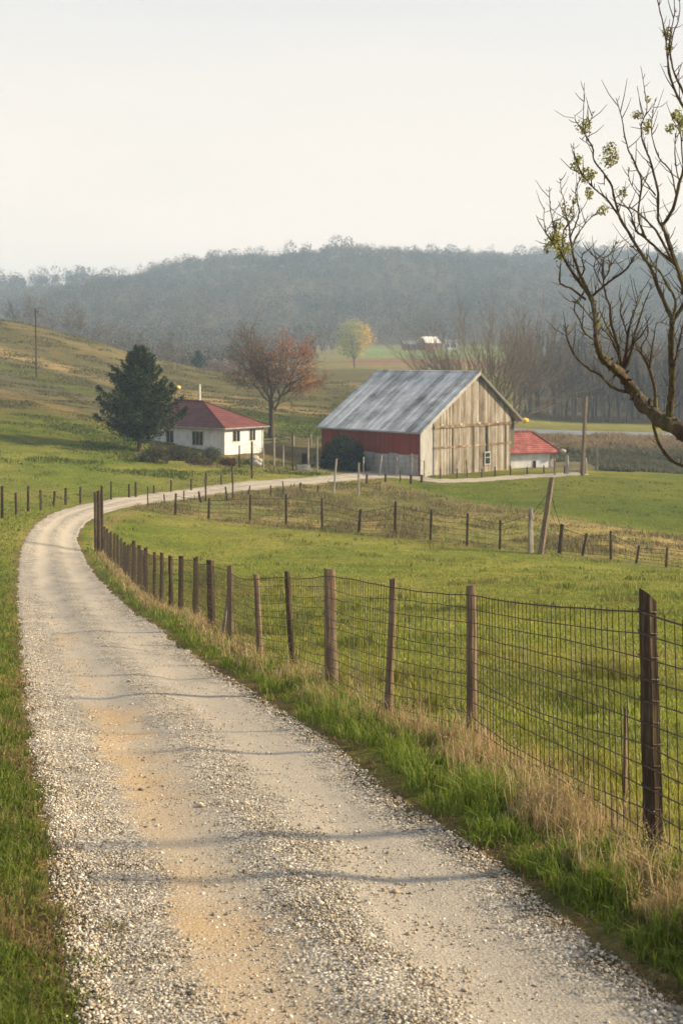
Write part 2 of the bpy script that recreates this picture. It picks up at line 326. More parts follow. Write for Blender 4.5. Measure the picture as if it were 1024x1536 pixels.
# ------------------------------------------------------------------ object helpers
def setp(o, label=None, cat=None, group=None, kind=None):
    if label: o['label'] = label
    if cat: o['category'] = cat
    if group: o['group'] = group
    if kind: o['kind'] = kind
    return o
def empty(name, loc, rz=0, label=None, cat=None, group=None):
    o = bpy.data.objects.new(name, None); o.location = loc; o.rotation_euler = (0, 0, rz); COL.objects.link(o)
    o.empty_display_size = .2
    return setp(o, label, cat, group)
def link(name, me, mat, parent=None):
    o = bpy.data.objects.new(name, me); COL.objects.link(o)
    if mat is not None and not me.materials: me.materials.append(mat)
    if parent: o.parent = parent
    return o
def np_mesh(name, V, Fc, col=None, smooth=False):
    """Fc: array (n,k) of equal faces, or a list of such arrays"""
    me = bpy.data.meshes.new(name); V = np.asarray(V, np.float32)
    Fl = Fc if isinstance(Fc, list) else [Fc]
    Fl = [np.asarray(f, np.int32) for f in Fl if len(f)]
    tot = np.concatenate([np.full(len(f), f.shape[1], np.int32) for f in Fl]); loops = np.concatenate([f.ravel() for f in Fl])
    me.vertices.add(len(V)); me.vertices.foreach_set('co', V.ravel())
    me.loops.add(len(loops)); me.loops.foreach_set('vertex_index', loops)
    me.polygons.add(len(tot)); st_ = np.concatenate([[0], np.cumsum(tot)[:-1]]).astype(np.int32)
    me.polygons.foreach_set('loop_start', st_)
    try: me.polygons.foreach_set('loop_total', tot)
    except Exception: pass
    if col is not None:
        a = me.color_attributes.new('col', 'FLOAT_COLOR', 'POINT')
        c = np.ones((len(V), 4), np.float32); c[:, :3] = col; a.data.foreach_set('color', c.ravel())
    me.update(calc_edges=True)
    if smooth: me.polygons.foreach_set('use_smooth', np.ones(len(tot), bool))
    return me
class MB:
    def __init__(s): s.v = []; s.f = []
    def poly(s, pts):
        n = len(s.v); s.v += [tuple(p) for p in pts]; s.f.append(tuple(range(n, n + len(pts)))); return s
    def prism(s, pts, off):
        n = len(s.v); k_ = len(pts); off = Vector(off)
        s.v += [tuple(Vector(p)) for p in pts] + [tuple(Vector(p) + off) for p in pts]
        s.f.append(tuple(range(n, n + k_))[::-1]); s.f.append(tuple(range(n + k_, n + 2 * k_)))
        for i in range(k_): j = (i + 1) % k_; s.f.append((n + i, n + j, n + k_ + j, n + k_ + i))
        return s
    def box(s, a, b):
        x0, y0, z0 = a; x1, y1, z1 = b
        return s.prism([(x0, y0, z0), (x1, y0, z0), (x1, y1, z0), (x0, y1, z0)], (0, 0, z1 - z0))
    def tube(s, pts, rad, n=6, cap=True, jit=0, rnd=None):
        pts = [Vector(p) for p in pts]; base = len(s.v); L = len(pts)
        if not hasattr(rad, '__len__'): rad = [rad] * L
        ref = None
        for i, p in enumerate(pts):
            d = (pts[min(i + 1, L - 1)] - pts[max(i - 1, 0)])
            d = d.normalized() if d.length > 1e-9 else Vector((0, 0, 1))
            if ref is None: ref = d.orthogonal().normalized()
            ref = (ref - d * ref.dot(d)); ref = ref.normalized() if ref.length > 1e-6 else d.orthogonal().normalized()
            q = d.cross(ref)
            for a in range(n):
                an = 2 * math.pi * a / n; r = rad[i] * (1 + (rnd.uniform(-jit, jit) if rnd else 0))
                s.v.append(tuple(p + (ref * math.cos(an) + q * math.sin(an)) * r))
        for i in range(L - 1):
            for a in range(n):
                b = (a + 1) % n
                s.f.append((base + i * n + a, base + i * n + b, base + (i + 1) * n + b, base + (i + 1) * n + a))
        if cap and n > 2:
            s.f.append(tuple(base + a for a in range(n))[::-1]); s.f.append(tuple(base + (L - 1) * n + a for a in range(n)))
        return s
    def build(s, name, mat, parent=None, smooth=False, bevel=0):
        me = bpy.data.meshes.new(name); me.from_pydata(s.v, [], s.f); me.update()
        if smooth:
            me.polygons.foreach_set('use_smooth', [True] * len(me.polygons)); me.set_sharp_from_angle(angle=R(48))
        o = link(name, me, mat, parent)
        if bevel: b = o.modifiers.new('bevel', 'BEVEL'); b.width = bevel; b.segments = 2
        return o
def cp(o, parent=None, loc=None, rz=None, sc_=None):
    c = o.copy(); COL.objects.link(c); c.parent = parent
    for ch in list(o.children): cp(ch, c)
    if loc is not None: c.location = loc
    if rz is not None: c.rotation_euler = (0, 0, rz)
    if sc_ is not None: c.scale = sc_ if hasattr(sc_, '__len__') else (sc_,) * 3
    return c

# ------------------------------------------------------------------ lane
LE = [(190,1800),(150,1640),(118,1536),(96,1450),(88,1380),(80,1300),(64,1200),(44,1100),(32,1000),(24,900),(26,850),(36,812),(52,788),(78,770),(112,759),(155,751),(200,743),(300,730),(400,720),(480,714),(550,708),(600,707)]
RE_ = [(1400,1800),(1180,1640),(1046,1536),(922,1440),(868,1400),(750,1300),(600,1200),(478,1100),(318,1000),(184,900),(138,850),(120,815),(122,795),(138,779),(162,768),(185,762.5),(215,757.5),(305,744),(402,732),(482,724.5),(552,719),(602,718)]
L3 = [at(*p, dmin=2.2) for p in LE]; R3 = [at(*p, dmin=2.2) for p in RE_]
L3 += [Vector((9.4, 131.6, 0)), Vector((17.5, 137.5, 0)), Vector((25, 141.5, 0))]; R3 += [Vector((10.2, 128.2, 0)), Vector((18.8, 134.6, 0)), Vector((25.5, 138.6, 0))]
L3 = [Vector((-2.0, -5, 0)), Vector((-1.5, 0, 0))] + L3; R3 = [Vector((1.6, -5, 0)), Vector((1.75, 0, 0))] + R3
def dens(P, n):
    out = []
    for i in range(len(P) - 1):
        p0 = P[max(i - 1, 0)]; p1 = P[i]; p2 = P[i + 1]; p3 = P[min(i + 2, len(P) - 1)]
        for q in range(n):
            t = q / n
            out.append(tuple(.5 * ((2 * p1) + (-p0 + p2) * t + (2 * p0 - 5 * p1 + 4 * p2 - p3) * t * t + (-p0 + 3 * p1 - 3 * p2 + p3) * t ** 3)))
    out.append(tuple(P[-1])); return np.array(out)[:, :2]
Ld = dens(L3, 14); Rd = dens(R3, 14)
Cd = (Ld + Rd) / 2; Wd = np.linalg.norm(Ld - Rd, axis=1) / 2
def smooth1(a, n=6):
    for _ in range(n):
        a[1:-1] = (a[:-2] + 2 * a[1:-1] + a[2:]) / 4
    return a
Cd = smooth1(Cd, 10); Wd = smooth1(Wd, 10)
tan = np.gradient(Cd, axis=0); tan /= np.linalg.norm(tan, axis=1)[:, None] + 1e-9
nor = np.stack([tan[:, 1], -tan[:, 0]], 1)       # to the right of travel
Wd = np.abs(((Rd - Ld) * nor).sum(1)) / 2; Wd = smooth1(Wd, 8)
arc = np.concatenate([[0], np.cumsum(np.linalg.norm(np.diff(Cd, axis=0), axis=1))])
def lane_dist(X, Y):
    """signed offset from the lane centre (right positive), half width and distance along, for arrays"""
    X = np.asarray(X, float).ravel(); Y = np.asarray(Y, float).ravel()
    off = np.full(X.shape, 1e3); hw = np.ones(X.shape); ar = np.zeros(X.shape)
    sel = np.where((Y < 170) & (np.abs(X) < 60))[0]
    for c0 in range(0, len(sel), 20000):
        q = sel[c0:c0 + 20000]
        d2 = (X[q, None] - Cd[None, :, 0]) ** 2 + (Y[q, None] - Cd[None, :, 1]) ** 2
        k_ = np.argmin(d2, 1); vx = X[q] - Cd[k_, 0]; vy = Y[q] - Cd[k_, 1]
        sd_ = vx * nor[k_, 0] + vy * nor[k_, 1]
        off[q] = np.sign(sd_) * np.sqrt(d2[np.arange(len(q)), k_]); hw[q] = Wd[k_]; ar[q] = arc[k_]
    return off, hw, ar

# the land rises a little beside the lane and is pressed flat under it
shp = XX.shape
off, hw, ar = lane_dist(XX, YY); off = off.reshape(shp); hw = hw.reshape(shp)
edge = np.abs(off) - hw
ZZ += 0.07 * sstep(-.05, .45, edge) * (1 - sstep(1.0, 2.2, edge)) * (1 - sstep(60, 90, YY)) - 0.05 * (1 - sstep(-.25, 0.02, edge))
# cover colours
def yimg(): return HY - F * ZZ / np.maximum(YY, 1)
yi = yimg(); px = 512 + F * XX / np.maximum(YY, 1)
G1 = np.array([.13, .16, .028]); G2 = np.array([.19, .19, .048]); TAN = np.array([.30, .225, .115]); OLV = np.array([.17, .15, .065]); DIRT = np.array([.15, .105, .062])
GRB = np.array([.15, .135, .085]); RED = np.array([.20, .115, .08]); FAR = np.array([.17, .21, .08]); WOOD = np.array([.085, .075, .05]); BRUSH = np.array([.12, .115, .08])
C = np.zeros(shp + (3,))
def lay(w, c):
    global C
    C = C * (1 - w[..., None]) + c * w[..., None]
nA = fbm(XX / 9, YY / 14, 21, 4); nB = fbm(XX / 2.2, YY / 3.2, 22, 4); nC = fbm(XX / 40, YY / 30, 23, 4)
lay(np.ones(shp), G1); lay(sstep(.4, .65, nA), G2)
# strip of rough ground between the middle fence and the lane, and along the right field
def yb(*pts): a = np.array(pts, float); return np.interp(px, a[:, 0], a[:, 1])
midf = yb((200, 765), (263, 775), (540, 802), (700, 820), (810, 832), (1000, 853), (1300, 880))
upper = yb((200, 745), (400, 728), (560, 712), (650, 742), (800, 768), (1024, 806), (1300, 830))
strip = sstep(4, -2, yi - midf) * sstep(-3, 4, yi - upper) * sstep(180, 260, px) * (YY < 150)
lay(strip * .75, OLV); lay(strip * sstep(.45, .62, fbm(XX / 5, YY / 7, 31, 4)) * .8, TAN * .9)
ts = strip * sstep(600, 720, px) * sstep(26, 8, yi - upper) ; lay(ts * .8, TAN)
# right field and what lies behind it
lay(sstep(2, 8, upper - yi) * sstep(560, 640, px) * (YY > 80) * (YY < 142) * .75, G1 * .72)
rf = (px > 560) & (YY > 70) & (YY < 150)
bandR = sstep(141, 146, YY + (nB - .5) * 4) * (1 - sstep(205, 212, YY)) * sstep(760, 800, px); lay(bandR, BRUSH); lay(bandR * sstep(168, 185, YY + (nB - .5) * 25), TAN)
lay(sstep(212, 216, YY) * (1 - sstep(255, 262, YY)) * sstep(620, 700, px), OLV * np.array([1.1, 1.2, 1.0]))
# left hill in bands of hay and grazed grass
lh = sstep(720, 560, px) * (YY > 118) * (1 - sstep(390, 420, YY))
tanl = yb((-400, 470), (0, 527), (165, 572), (300, 598), (400, 612), (520, 622), (700, 640)); wv = (fbm(XX / 30, YY / 12, 41, 4) - .5) * 34
lay(lh * sstep(690, 650, yi + wv * .5) * .8, G1 * .62)
lay(lh * sstep(640, 600, yi + wv * .6), OLV * .6)
lay(lh * sstep(12, 2, np.abs(yi + wv * .35 - tanl)), TAN * .85)
lay(lh * sstep(22, 8, np.abs(yi + wv * .5 - tanl - 42)) * .85, GRB * .75)
lay(lh * sstep(9, 1, np.abs(yi + wv * .4 - tanl - 62)) * .7, TAN * .6)
lay(lh * sstep(10, 2, np.abs(yi + wv * .3 - tanl - 22)) * .7, G1 * .7)
lay(lh * sstep(9, 2, np.abs(yi + wv * .2 - tanl + 45)) * .4, TAN * .8)
# yard by the house and barn
yd = sstep(1, .75, np.sqrt(((XX + 3) / 13) ** 2 + ((YY - 143) / 11) ** 2) + (nB - .5) * .4); lay(yd * .75, DIRT * 1.1); 
yd2 = sstep(1, .8, np.sqrt(((XX - 2) / 8) ** 2 + ((YY - 137) / 6) ** 2)); lay(yd2 * .8, np.array([.2, .18, .15]))
# fields beyond
fv = sstep(395, 410, YY) * (1 - sstep(745, 760, YY)) * sstep(500, 540, px); lay(sstep(395, 410, YY) * (1 - sstep(745, 760, YY)) * sstep(540, 500, px), OLV); lay(fv, np.array([.17, .15, .07]))
lay(fv * sstep(430, 440, YY) * (1 - sstep(495, 505, YY)), RED); lay(fv * sstep(505, 515, YY), FAR)
lay(sstep(755, 775, YY), WOOD); lay(sstep(243, 250, YY) * sstep(765, 800, px), WOOD * .9)
# lane edges: matted brown litter and stray grit; dry strip under the fence
near_m = (1 - sstep(90, 120, YY))
lay(near_m * sstep(.34, .05, edge + (nB - .5) * .35) * .8, DIRT * .9)
lay(near_m * sstep(.16, .30, edge) * sstep(.55, .35, edge) * .3 * (off > 0), G1 * .8)
lay(near_m * sstep(.45, .8, edge) * sstep(2.0, 1.4, edge) * (off > 0) * .75, TAN * .75)
C *= (0.8 + .4 * nC)[..., None]
idx = np.arange(NI * NJ).reshape(NI, NJ)
Fq = np.stack([idx[:-1, :-1], idx[:-1, 1:], idx[1:, 1:], idx[1:, :-1]], -1).reshape(-1, 4)
me = np_mesh('ground', np.stack([XX, YY, ZZ], -1).reshape(-1, 3), Fq, C.reshape(-1, 3), True)
setp(link('ground', me, M['land']), kind='structure')

# lane mesh
nc = 30; ac = np.linspace(-1, 1, nc)
jag = (fbm(arc / .35, arc * 0, 51, 3) - .5) * .22; jag2 = (fbm(arc / .4, arc * 0 + 9, 52, 3) - .5) * .22
s_dense = np.interp(np.concatenate([np.linspace(0, 22, 420), np.linspace(22.3, arc[-1], 420)]), arc, arc)
def ia(a, s_): return np.interp(s_, arc, a)
cx, cy = ia(Cd[:, 0], s_dense), ia(Cd[:, 1], s_dense); nx, ny = ia(nor[:, 0], s_dense), ia(nor[:, 1], s_dense); ww = ia(Wd, s_dense)
jl = (fbm(s_dense / .5, s_dense * 0, 51, 4) - .5) * .3; jr = (fbm(s_dense / .5, s_dense * 0 + 5, 52, 4) - .5) * .3
RW = ww[:, None] + np.where(ac[None, :] < 0, jl[:, None], jr[:, None]) * np.abs(ac[None, :]) ** 3 - .02
LX = cx[:, None] + nx[:, None] * ac[None, :] * RW; LY = cy[:, None] + ny[:, None] * ac[None, :] * RW
prof = .045 + .03 * np.exp(-((ac - .05) / .18) ** 2) - .018 * np.exp(-((ac + .34) / .16) ** 2) - .018 * np.exp(-((ac - .52) / .16) ** 2) - .06 * np.clip(np.abs(ac) - .9, 0, 1) / .1
LZ = gz(LX, LY) + prof[None, :] + .0
LZ += (fbm(LX / .25, LY / .25, 61, 3) - .5) * .022 * (LY < 40)
id2 = np.arange(LX.size).reshape(LX.shape)
F2 = np.stack([id2[:-1, :-1], id2[1:, :-1], id2[1:, 1:], id2[:-1, 1:]], -1).reshape(-1, 4)[:, ::-1]
me = np_mesh('gravel_road', np.stack([LX, LY, LZ], -1).reshape(-1, 3), F2, None, True)
uvl = me.uv_layers.new(name='UVMap'); lv = np.zeros(len(me.loops), np.int32); me.loops.foreach_get('vertex_index', lv)
UVv = np.stack([np.broadcast_to((ac + 1) / 2, LX.shape), np.broadcast_to(s_dense[:, None], LX.shape)], -1).reshape(-1, 2)
uvl.data.foreach_set('uv', UVv[lv].astype(np.float32).ravel())
setp(link('gravel_road', me, M['gravel']), kind='structure')
lane_poly = None
# strip of grey road across the valley
a_, b_ = [], []
for q in np.linspace(560, 1500, 60):
    d0 = 207 - (q - 560) * .006; p0 = on(q, d0); p1 = on(q, d0 + 11 + 1.5 * math.sin(q * .01)); a_.append((p0.x, p0.y, p0.z + .12)); b_.append((p1.x, p1.y, p1.z + .12))
mb = MB(); mb.v = a_ + b_; n_ = len(a_); mb.f = [(i, i + 1, n_ + i + 1, n_ + i) for i in range(n_ - 1)]
setp(mb.build('valley_road', M['water']), kind='structure')

# ------------------------------------------------------------------ haze
hz = MB().box((-4200, -60, -45), (4200, 3350, 132)).build('haze', None)
hm = bpy.data.materials.new('haze_air'); hm.use_nodes = True; t_ = hm.node_tree; t_.nodes.clear()
pv = N(t_, 'VolumePrincipled'); pv.inputs['Color'].default_value = (.52, .72, 1.0, 1); pv.inputs['Density'].default_value = .00045
ou = N(t_, 'OutputMaterial'); t_.links.new(pv.outputs[0], ou.inputs['Volume']); hz.data.materials.append(hm); setp(hz, kind='stuff')
hz['label'] = 'pale morning haze lying over the whole valley'; hz['category'] = 'haze'

# ------------------------------------------------------------------ grass
def blades(X, Y, H, W, lean, colr, tipmul=1.25, rg=rng, zoff=-.01, seg_curve=.45):
    n = len(X); Z = gz(X, Y) + zoff
    az_ = rg.uniform(0, 2 * np.pi, n); dx, dy = np.cos(az_), np.sin(az_)
    faz = rg.uniform(0, 2 * np.pi, n); wx, wy = np.cos(faz) * W / 2, np.sin(faz) * W / 2
    lx, ly = dx * lean * H, dy * lean * H
    V = np.zeros((n, 5, 3))
    V[:, 0] = np.stack([X - wx, Y - wy, Z], 1); V[:, 1] = np.stack([X + wx, Y + wy, Z], 1)
    mx_, my_, mz_ = X + lx * seg_curve * .6, Y + ly * seg_curve * .6, Z + H * .58
    V[:, 2] = np.stack([mx_ + wx * .75, my_ + wy * .75, mz_], 1); V[:, 3] = np.stack([mx_ - wx * .75, my_ - wy * .75, mz_], 1)
    V[:, 4] = np.stack([X + lx, Y + ly, Z + H * (1 - .3 * np.minimum(lean, 1))], 1)
    b0 = np.arange(n)[:, None] * 5
    Q = b0 + np.array([[0, 1, 2, 3]]); Tt = b0 + np.array([[3, 2, 4]])
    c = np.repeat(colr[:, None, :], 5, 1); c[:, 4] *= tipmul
    return V.reshape(-1, 3), [Q, Tt], c.reshape(-1, 3)
def sample(n, u0, u1, d0, d1, pw=1.0):
    d = np.exp(rng.uniform(0, 1, n) ** pw * (math.log(d1) - math.log(d0)) + math.log(d0)); u = rng.uniform(u0, u1, n)
    return u * d, d
def pick(n, cols, jit=.18):
    cols = np.array(cols); k_ = rng.integers(0, len(cols), n); c = cols[k_] * rng.uniform(1 - jit, 1 + jit, (n, 1)) * rng.uniform(.94, 1.06, (n, 3)); return c
def sel(a, *arrs): return [q[a] for q in arrs]
GR = [(.16, .225, .028), (.205, .26, .038), (.11, .16, .02), (.26, .28, .05), (.29, .26, .07)]
GL = [(.11, .16, .018), (.15, .205, .026), (.19, .235, .04), (.07, .12, .014)]
DR = [(.46, .34, .18), (.38, .27, .14), (.54, .42, .25), (.28, .19, .10), (.44, .35, .22)]
LIT = [(.16, .105, .05), (.22, .15, .08), (.11, .075, .04)]
# pasture on the right of the fence and grass of the slopes
X, Y = sample(330000, -.30, .42, 4.5, 135, .9)
off, hw, ar = lane_dist(X, Y); ed = np.abs(off) - hw
patch = fbm(X / 1.1, Y / 1.5, 71, 4); patch2 = fbm(X / 6, Y / 8, 72, 3)
keep = (ed > .35) & ((off > 0) | (Y > 60)) & ~((off > 0) & (ed < 1.0) & (Y < 70)) & (rng.uniform(0, 1, len(X)) < .55 + .6 * patch)
pi_ = HY - F * gz(X, Y) / Y
X, Y, patch, patch2 = sel(keep, X, Y, patch, patch2)
c = pick(len(X), GR); w = sstep(.5, .72, patch2)[:, None]; c = c * (1 - w * .6) + np.array([.30, .27, .07]) * w * .6
tu = sstep(.62, .74, patch)[:, None]; c = c * (1 - tu * .3); rfm = ((Y > 100) & (X > 3))[:, None]; c = c * np.where(rfm, np.array([[.74, .86, .8]]), 1.0); c = c * (.50 + 1.0 * fbm(X / 3.1, Y / 2.4, 77, 4))[:, None]
H = (.05 + .05 * rng.uniform(0, 1, len(X)) + .22 * sstep(.56, .76, patch)) * (1 - .25 * sstep(40, 130, Y)); W = .004 + .00065 * Y
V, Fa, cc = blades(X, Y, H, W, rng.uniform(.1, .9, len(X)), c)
setp(link('pasture_grass', np_mesh('pasture_grass', V, Fa, cc), M['blade']), 'short green grazed grass covering the pasture and slopes', 'grass', kind='stuff')
# lush verge on the right, between lane and fence
X, Y = sample(230000, -.28, .33, 4.0, 75, 1.0)
off, hw, ar = lane_dist(X, Y); ed = np.abs(off) - hw
cl = fbm(X / .28, Y / .28, 81, 3); cl2 = fbm(X / .9, Y / 1.2, 82, 3)
wid = .50 + .5 * (cl2 - .3)
keep = (off > 0) & (ed > -.06 + .42 * (1 - cl2) + .25 * (.5 - cl)) & (ed < wid + .45) & (cl > .33)
X, Y, cl, ed, wid, cl2 = sel(keep, X, Y, cl, ed, wid, cl2)
c = pick(len(X), GL) * 1.12; H = .72 * (.08 + .28 * sstep(.36, .68, cl) * rng.uniform(.5, 1.1, len(X))) * (.45 + .75 * sstep(-.02, .35, ed)) * (.8 + .5 * cl2)
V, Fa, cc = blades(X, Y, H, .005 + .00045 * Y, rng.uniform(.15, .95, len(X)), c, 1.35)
setp(link('verge_grass', np_mesh('verge_grass', V, Fa, cc), M['blade']), 'lush long green grass along the right side of the lane', 'grass', kind='stuff')
# left verge
X, Y = sample(150000, -.42, -.02, 3.2, 90, 1.0)
off, hw, ar = lane_dist(X, Y); ed = np.abs(off) - hw; cl = fbm(X / .3, Y / .3, 91, 3); c2 = fbm(X / .7, Y / .9, 92, 3)
keep = (off < 0) & (ed > -.12 + .30 * (1 - c2) + .2 * (.5 - cl) - .42 * sstep(.52, .72, fbm(X / .9, Y / 1.4, 95, 3)) - .02) & (Y < 88)
X, Y, cl, ed, c2 = sel(keep, X, Y, cl, ed, c2)
c = pick(len(X), GL + GR[:3]) * .72; br_ = (sstep(.52, .62, c2) * (rng.uniform(0, 1, len(X)) < .6))[:, None]; c = c * (1 - br_) + pick(len(X), LIT + DR[3:4]) * br_
H = .04 + .09 * rng.uniform(.4, 1, len(X)) + .08 * sstep(.5, .75, cl)
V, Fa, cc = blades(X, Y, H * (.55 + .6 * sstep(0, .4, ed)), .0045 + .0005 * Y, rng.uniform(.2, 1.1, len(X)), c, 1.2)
setp(link('left_verge_grass', np_mesh('left_verge_grass', V, Fa, cc), M['blade']), 'short mixed green and brown grass along the left side of the lane', 'grass', kind='stuff')

X, Y = sample(120000, -.36, .33, 3.4, 60, 1.0); off, hw, ar = lane_dist(X, Y); ed = np.abs(off) - hw; cl = fbm(X / .2, Y / .2, 151, 3)
keep = (ed > -.16) & (ed < .42) & (cl > .45 + .35 * np.abs(ed - .08)); X, Y = sel(keep, X, Y); n = len(X)
V, Fa, cc = blades(X, Y, rng.uniform(.015, .05, n), .005 + .0004 * Y, rng.uniform(.6, 2.2, n), pick(n, LIT + DR[1:2]), 1.0, zoff=.012)
setp(link('grass_litter', np_mesh('grass_litter', V, Fa, cc), M['blade']), 'matted brown dead grass along both edges of the lane', 'litter', kind='stuff')

# ------------------------------------------------------------------ fences
FA = [(980,1296,970,893,29),(708,1120,706,877,16),(581,1085,590,867,11),(498,1037,495,853,18),(439,1008,430,857,9),(391,995,384,861,9),(346,968,345,848,11),(317,945,315,840,12),
      (293,930,294,836,8),(271,922,272,834,8),(257,920,256,834,7),(243,913,243,829,6),(232,905,232,828,5),(219,895,219,821,6),(209,885,209,818,6),(201,878,201,811,6),(192,872,192,817,4),(187,864,187,813,4),
      (182,858,182,807,4),(177,853,177,802,3.5),(172,850,172,800,3.5),(167,846,167,797,3.5),(162,840,161,793,3.5),(157,834,157,790,3.5)]
def post_mesh(b, top, r, rnd, n=10, slant=.25, seg=7):
    """irregular tapering post from b to top, sunk in the ground, split slanting top"""
    mb = MB(); b = Vector(b); top = Vector(top); ax = top - b
    pts = []; rad = []
    for i in range(seg + 1):
        t = i / seg; p = b.lerp(top, t) + Vector((rnd.uniform(-1, 1), rnd.uniform(-1, 1), 0)) * r * (.05 if r > .05 else .13)
        pts.append(p); rad.append(r * (1.08 - .14 * t) * rnd.uniform(.95, 1.05))
    pts[0] = b - ax.normalized() * .25
    mb.tube(pts, rad, n, True, .02, rnd)
    outl = [1 + rnd.uniform(-.16, .10) for _ in range(n)]
    for i in range(seg + 1):
        for a in range(n):
            v = Vector(mb.v[i * n + a]); mb.v[i * n + a] = tuple(pts[i] + (v - pts[i]) * (outl[a] + rnd.uniform(-.03, .03)))
    base = seg * n; an = rnd.uniform(0, 6.28)
    for a in range(n):
        x, y, z = mb.v[base + a]; mb.v[base + a] = (x, y, z - slant * (x - top.x) * (1 if slant > .5 else math.cos(an)) - slant * .3 * (y - top.y))
    return mb
def fence(name, posts, label, group=None, mat='post', wires=(), vert=0, wr=.004, dmin=3, nseg=6, extra=(), sides=9, jit=.01, post_mats=None, wire_name='wire', dmax=1600):
    rnd = random.Random(hash(label) % 1000 + len(posts)); rnd = random.Random(len(posts) * 31 + int(posts[0][0] * 7))
    pp = []
    for (xb, yb_, xt, yt, wpx) in posts:
        b = at(xb, yb_, dmin, dmax); h = (yb_ - yt) * b.y / F; t = Vector(((xt - HX) / F * b.y, b.y + rnd.uniform(-.02, .02), b.z + h)); pp.append((b, t, wpx * b.y / F / 2))
    pp += [(Vector((x, y, float(gz(x, y)))), Vector((x + rnd.uniform(-.03, .03), y, float(gz(x, y)) + h)), r) for x, y, h, r in extra]
    root = empty(name, pp[0][0], 0, label, 'fence', group); o0 = pp[0][0]
    for i, (b, t, r) in enumerate(pp):
        sl_ = .9 if (vert and i == 0 and mat == 'post_dark' and sides == 16) else .25
        m_n = (post_mats[i] if post_mats and i < len(post_mats) else mat)
        post_mesh(b - o0, t - o0, r, rnd, sides, sl_).build('post', M[m_n], root, smooth=True)
    order = sorted(range(len(pp)), key=lambda i: (0, i)) if not extra else ([i for i in range(len(posts), len(pp))][::-1] + list(range(len(posts))))
    W_ = MB()
    if wires:
        for a, b in zip(order[:-1], order[1:]):
            (b0, t0, r0), (b1, t1, r1) = pp[a], pp[b]
            L = (b1 - b0).length
            if L > 30: continue
            bow = [rnd.uniform(-jit, jit) * L for _ in wires]
            def wp(k_, s_):
                h0 = wires[k_] * (t0.z - b0.z); h1 = wires[k_] * (t1.z - b1.z)
                q0 = b0.lerp(t0, wires[k_]); q1 = b1.lerp(t1, wires[k_])
                side = Vector((b1.y - b0.y, b0.x - b1.x, 0)).normalized()
                p = q0.lerp(q1, s_) - side * (r0 * (1 - s_) + r1 * s_) * .95
                gzz = float(gz(p.x, p.y)); lin = b0.z * (1 - s_) + b1.z * s_
                p.z += (gzz - lin) * (1 - wires[k_]) * .6 + math.sin(s_ * math.pi) * bow[k_] * .5 - math.sin(s_ * math.pi) * .012 * L * .4
                return p
            ns = max(2, int(nseg))
            for k_ in range(len(wires)):
                W_.tube([wp(k_, q / ns) - o0 + Vector((0, 0, rnd.uniform(-.006, .006) if 0 < q < ns else 0)) for q in range(ns + 1)], wr * (1.5 if k_ == len(wires) - 1 and vert else 1), 4, False)
            if vert:
                nv = max(1, int(L / vert))
                for q in range(1, nv):
                    s_ = q / nv + rnd.uniform(-.15, .15) / nv
                    pts = [wp(k_, s_) - o0 for k_ in range(len(wires))]
                    pts[-1] = pts[-1] + Vector((0, 0, rnd.uniform(0, .03)))
                    W_.tube(pts, wr * .75, 3, False)
        W_.build(wire_name, M['wire'], root)
    return root, pp
wv_ = (.06, .13, .21, .29, .37, .45, .53, .61, .69, .77, .86, .94)
fa_root, fa_pp = fence('wire_fence', FA, 'woven wire fence on rough wooden posts running along the right edge of the gravel lane', mat='post_dark', wires=wv_, vert=.125, wr=.0050, nseg=9, sides=16,
      extra=[(2.75, 3.4, 1.55, .06)], jit=.022, post_mats=['post_dark', 'post', 'post', 'post', 'post_dark', 'post', 'post', 'post_dark'] + ['post_dark'] * 16, wire_name='woven_wire')
# wraps of wire on the near post
b0, t0, r0 = fa_pp[0]
for h in wv_[1:]:
    c0 = b0.lerp(t0, h) - b0; MB().tube([c0 + Vector((math.cos(a) * r0 * 1.05, math.sin(a) * r0 * 1.05, .012 * math.sin(a * .5))) for a in np.linspace(0, 6.28, 13)], .0048, 4, False).build('wire_wrap', M['wire'], fa_root)

fp = np.array([(p[0].x, p[0].y) for p in [fa_pp[-1]] + fa_pp[:-1]])
# dry grass strip under the fence
seg = np.diff(fp, axis=0); sl = np.linalg.norm(seg, axis=1); wgt = sl / (np.maximum(fp[:-1, 1], 3)) ** 1.25; wgt /= wgt.sum()
n = 88000; k_ = rng.choice(len(sl), n, p=wgt); t_s = rng.uniform(0, 1, n); P = fp[k_] + seg[k_] * t_s[:, None]
nn = np.stack([seg[k_, 1], -seg[k_, 0]], 1) / sl[k_][:, None]
sgn = np.where(nn[:, 0] > 0, 1, -1)[:, None]; nn = nn * sgn
o_ = rng.normal(-.15, .24, n); X = P[:, 0] + nn[:, 0] * o_; Y = P[:, 1] + nn[:, 1] * o_
cl = fbm(X / .35, Y / .35, 101, 3); off, hw, ar = lane_dist(X, Y); ed = np.abs(off) - hw
keep = (ed > .32) & (cl > .40) & (Y > 3.5); X, Y, cl, o_ = sel(keep, X, Y, cl, o_)
n = len(X); c = pick(n, DR); g = rng.uniform(0, 1, n) < .18; c[g] = pick(g.sum(), GR)
tall = rng.uniform(0, 1, n) < .05
H = .74 * (.10 + .36 * sstep(.38, .72, cl) * rng.uniform(.35, 1, n)) * np.exp(-(o_ + .2) ** 2 / .25); H[tall] += rng.uniform(.15, .35, tall.sum())
V, Fa, cc = blades(X, Y, H, .0028 + .0004 * Y, rng.uniform(.05, .75, n), c, 1.1)
